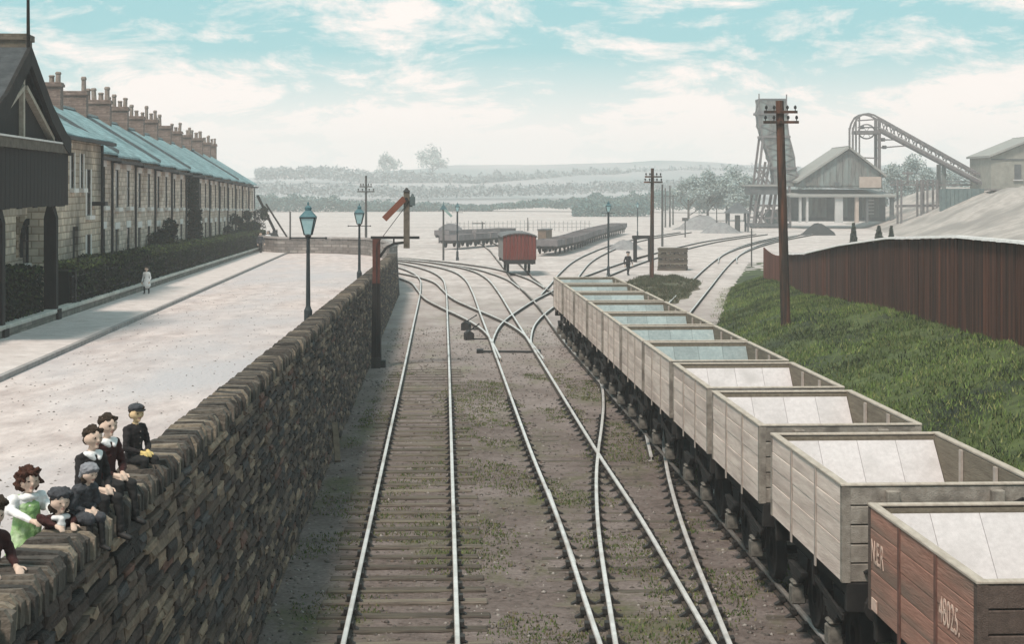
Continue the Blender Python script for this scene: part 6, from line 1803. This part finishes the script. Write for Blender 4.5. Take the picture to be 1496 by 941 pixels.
def tam(m_):
    def f(blob, r, Hd, s): blob('hat', [((-.02, 0, .09), .112, (1.05, 1.1, .55)), ((-.01, .03, .095), .092, (1, 1, .5)), ((-.01, 0, .06), .095, (1.03, 1, .42))], m_, .08)
    return f
def bonnet(m_):
    def f(blob, r, Hd, s): blob('bonnet', [((-.025, 0, .065), .112, (1.08, 1.02, .82)), ((-.06, 0, .01), .085, (1, 1.1, 1)), ((-.10, 0, -.03), .07, (1.1, 1.15, .9)), ((.045, 0, .085), .06, (1.1, 1.5, .5))], m_, .05)
    return f
def cloth(name, parts, m_, jit=.02):
    def f(r, U, Hd, s):
        q = [(U(*a), U(*b), ra * s, rb * s, 0, sq) for a, b, ra, rb, sq in parts]
        me = body_mesh(name, q, [m_], .0095)
        puff(me, lambda c: noise.noise(c * 22) * jit * s)
        link(name, me, r)
    return f
COLLAR = cloth('collar', [((.015, -.05, .952), (.015, .05, .952), .04, .04, (1.25, 1.25, .7)), ((.072, -.03, .915), (.05, -.055, .945), .022, .03, (1, 1, 1)), ((.072, .03, .915), (.05, .055, .945), .022, .03, (1, 1, 1))], M_WHITE, .004)
PINAFORE = cloth('pinafore', [((.015, 0, .60), (.012, 0, .86), .118, .095, (.93, 1.18, 1)), ((.02, 0, .42), (.015, 0, .6), .165, .12, (1, 1.1, 1)), ((.03, -.07, .87), (.0, -.075, .95), .03, .03, (1, 1, 1)), ((.03, .07, .87), (.0, .075, .95), .03, .03, (1, 1, 1))], M_GREEN, .012)
SLEEVES = cloth('frill', [((0, -.13, .93), (.01, -.16, .86), .058, .05, (1, 1, 1)), ((0, .13, .93), (.01, .16, .86), .058, .05, (1, 1, 1)), ((.02, 0, .955), (.022, 0, .956), .065, .065, (1.1, 1.4, .6))], M_WHITE, .012)
SCARF = cloth('scarf', [((.05, -.05, .955), (.05, .05, .955), .035, .035, (1, 1.1, .8)), ((.085, -.03, .88), (.07, .0, .94), .026, .034, (1, 1, 1)), ((.09, .02, .83), (.08, .01, .9), .022, .03, (1, 1, 1))], M_WHITE, .01)
SHAWL = cloth('shawl', [((-.01, -.09, .90), (-.01, .09, .90), .075, .075, (1.1, 1.05, .85)), ((0, -.12, .86), (.03, -.17, .74), .062, .055, (1, 1, 1)), ((0, .12, .86), (.03, .17, .74), .062, .055, (1, 1, 1))], M_GREYD, .012)
def BUTTONS(r, U, Hd, s):
    mb = MB()
    for k in range(4): mb.ell(U(.098, 0, .89 - .07 * k), (.008 * s,) * 3, 6, 4)
    mb.build('button', [M_AXLE], r)

def wall_arms(z, spread=.11, reach=.2):
    return {'R': {'el': (.07, -.175, z + .10), 'wr': (reach, -spread, z + .03), 'd': (.95, .25, -.12), 'n': (.1, 0, 1)}, 'L': {'el': (.07, .175, z + .10), 'wr': (reach, spread, z + .03), 'd': (.95, -.25, -.12), 'n': (.1, 0, 1)}}
def spot(u, c):        # where the ray through u meets the line c behind/over the wall
    y = c / ((748 - u) / F - .0405); return (u - 748) * y / F, y
def child(label, u, v, c, H, face=-38, arms=True, lean=.12, reach=.22, spread=.11, **k):
    x, y = spot(u, c); zr = zroad(y)
    zh = CAMZ - (v - 275) * y / F
    s = H / 1.2
    s = (zh - zr) / (1.085 * math.cos(lean * .55)); H = 1.2 * s; zb = zr
    rz = math.radians(face)
    off = (.505 * s + 0) * math.sin(lean)             # the head leads by the lean
    x -= off * math.cos(rz); y -= off * math.sin(rz)
    zw = (ztop(y) - zb) / s
    pose = wall_arms(zw, spread, reach + (xin(y) - x) * .35) if arms is True else (arms or {})
    return person(label, (x, y, zb), rz, H, pose, lean=lean, **k)
def seated(label, u, v, c, face, lean=.05, **k):
    x, y = spot(u, c); zs = ztop(y) + .012; zh = CAMZ - (v - 275) * y / F; rz = math.radians(face)
    s = (zh - zs) / (.075 + .505 * math.cos(lean)); H = 1.2 * s
    off = .505 * s * math.sin(lean); x -= off * math.cos(rz); y -= off * math.sin(rz)
    pose = {'seated': True, 'R': {'el': (.05, -.175, .70), 'wr': (.17, -.055, .655), 'd': (.8, .45, -.2), 'n': (.2, 0, 1)}, 'L': {'el': (.05, .175, .70), 'wr': (.17, .055, .655), 'd': (.8, -.45, -.2), 'n': (.2, 0, 1)}}
    return person(label, (x, y, zs - .497 * s), rz, H, pose, lean=lean, **k)
child('curly haired girl in a white blouse and light green pinafore', 41, 703, 3.28, 1.28, face=-45, lean=.10, top=M_WHITE, hair=('curly', M_HAIRB), extras=(PINAFORE, SLEEVES), skirt=True, head_turn=-.15)
seated('girl in a grey bonnet with a dark shawl hunched on the wall', 130, 694, 2.74, -38, lean=.34, top=M_GREYD, hair=('long', M_HAIRD), hat=bonnet(M_GREY), extras=(SHAWL,), skirt=True)
child('small child in a dark tam hat and white scarf', 87, 733, 2.95, 1.10, face=-52, lean=.2, reach=.24, top=M_CLOTH_M, hair=('long', M_HAIRD), hat=tam(M_GREYD), extras=(SCARF,), skirt=True, spread=.08)
seated('short haired boy with a white collar in front of the taller boy', 134, 642, 2.90, -34, top=M_CLOTH_D, hair=('short', M_HAIRD), extras=(COLLAR,), head_turn=-.1)
seated('taller boy with a white collar and dark maroon jacket', 156, 624, 2.92, -34, top=M_CLOTH_M, hair=('short', M_HAIRD), extras=(COLLAR,), head_turn=-.15)
seated('boy in a peaked cap with yellow tinted face and hands', 198, 606, 2.94, -36, top=M_CLOTH_D, hair=('short', M_HAIRD), hat=flatcap(M_GREYD), hands=M_YELLOW, skin=mat('yellow_tinted_skin', (.55, .40, .24), (.65, .48, .29), scale=9), extras=(BUTTONS,), head_turn=-.15)
child('child in a dark round hat at the very edge, half in view', -15, 752, 3.06, 1.14, face=-40, lean=.2, reach=.22, top=M_CLOTH_M, hair=('long', M_HAIRD), hat=tam(M_HAIRD), skirt=True)
# far figures
def walker(label, x, y, z, H, rz, **k):
    return person(label, (x, y, z), rz, H, {'legs': ((.12, .08), (-.10, .02)), 'R': {'el': (-.05, -.19, .70), 'wr': (.06, -.20, .52)}, 'L': {'el': (.03, .19, .70), 'wr': (.16, .18, .55)}}, voxel=.014, group=None, **k)
walker('small child in a white dress walking on the pavement', -13.45, 63, zroad(63) + .1, 1.0, math.radians(-100), top=M_WHITE, hair=('short', M_HAIRD), skirt=True, legs=M_STOCK)
walker('far figure in pale clothes at the end of the pavement', -19.4, 136, zroad(136) + .1, 1.45, math.radians(-80), top=M_WHITE, hair=('short', M_HAIRD), legs=M_STOCK, skirt=True)
walker('far figure in dark clothes by the end parapet', -18.3, 124.5, zroad(124) + .1, 1.5, math.radians(-60), top=M_GREYD, hair=('short', M_HAIRD), legs=M_STOCK)
walker('man in dark clothes standing by the track near the timber gateway', 8.2, 121, GZ + .02, 1.68, math.radians(-70), top=M_CLOTH_D, legs=M_STOCK, hair=('short', M_HAIRD), hat=flatcap(M_GREYD))
# ------------------------------------------------------------------ the air: one closed box of pale haze
HZ = bpy.data.materials.new('haze_air'); HZ.use_nodes = True
t_ = HZ.node_tree
for n_ in list(t_.nodes): t_.nodes.remove(n_)
o_ = t_.nodes.new('ShaderNodeOutputMaterial'); v_ = t_.nodes.new('ShaderNodeVolumePrincipled')
v_.inputs['Color'].default_value = (.93, .93, .94, 1); v_.inputs['Density'].default_value = .00095; v_.inputs['Anisotropy'].default_value = 0.0
t_.links.new(v_.outputs[0], o_.inputs['Volume'])
m = MB(); m.bbox(-720, 720, -70, 1080, -3, 34); o = m.build('haze', [HZ]); o['kind'] = 'stuff'
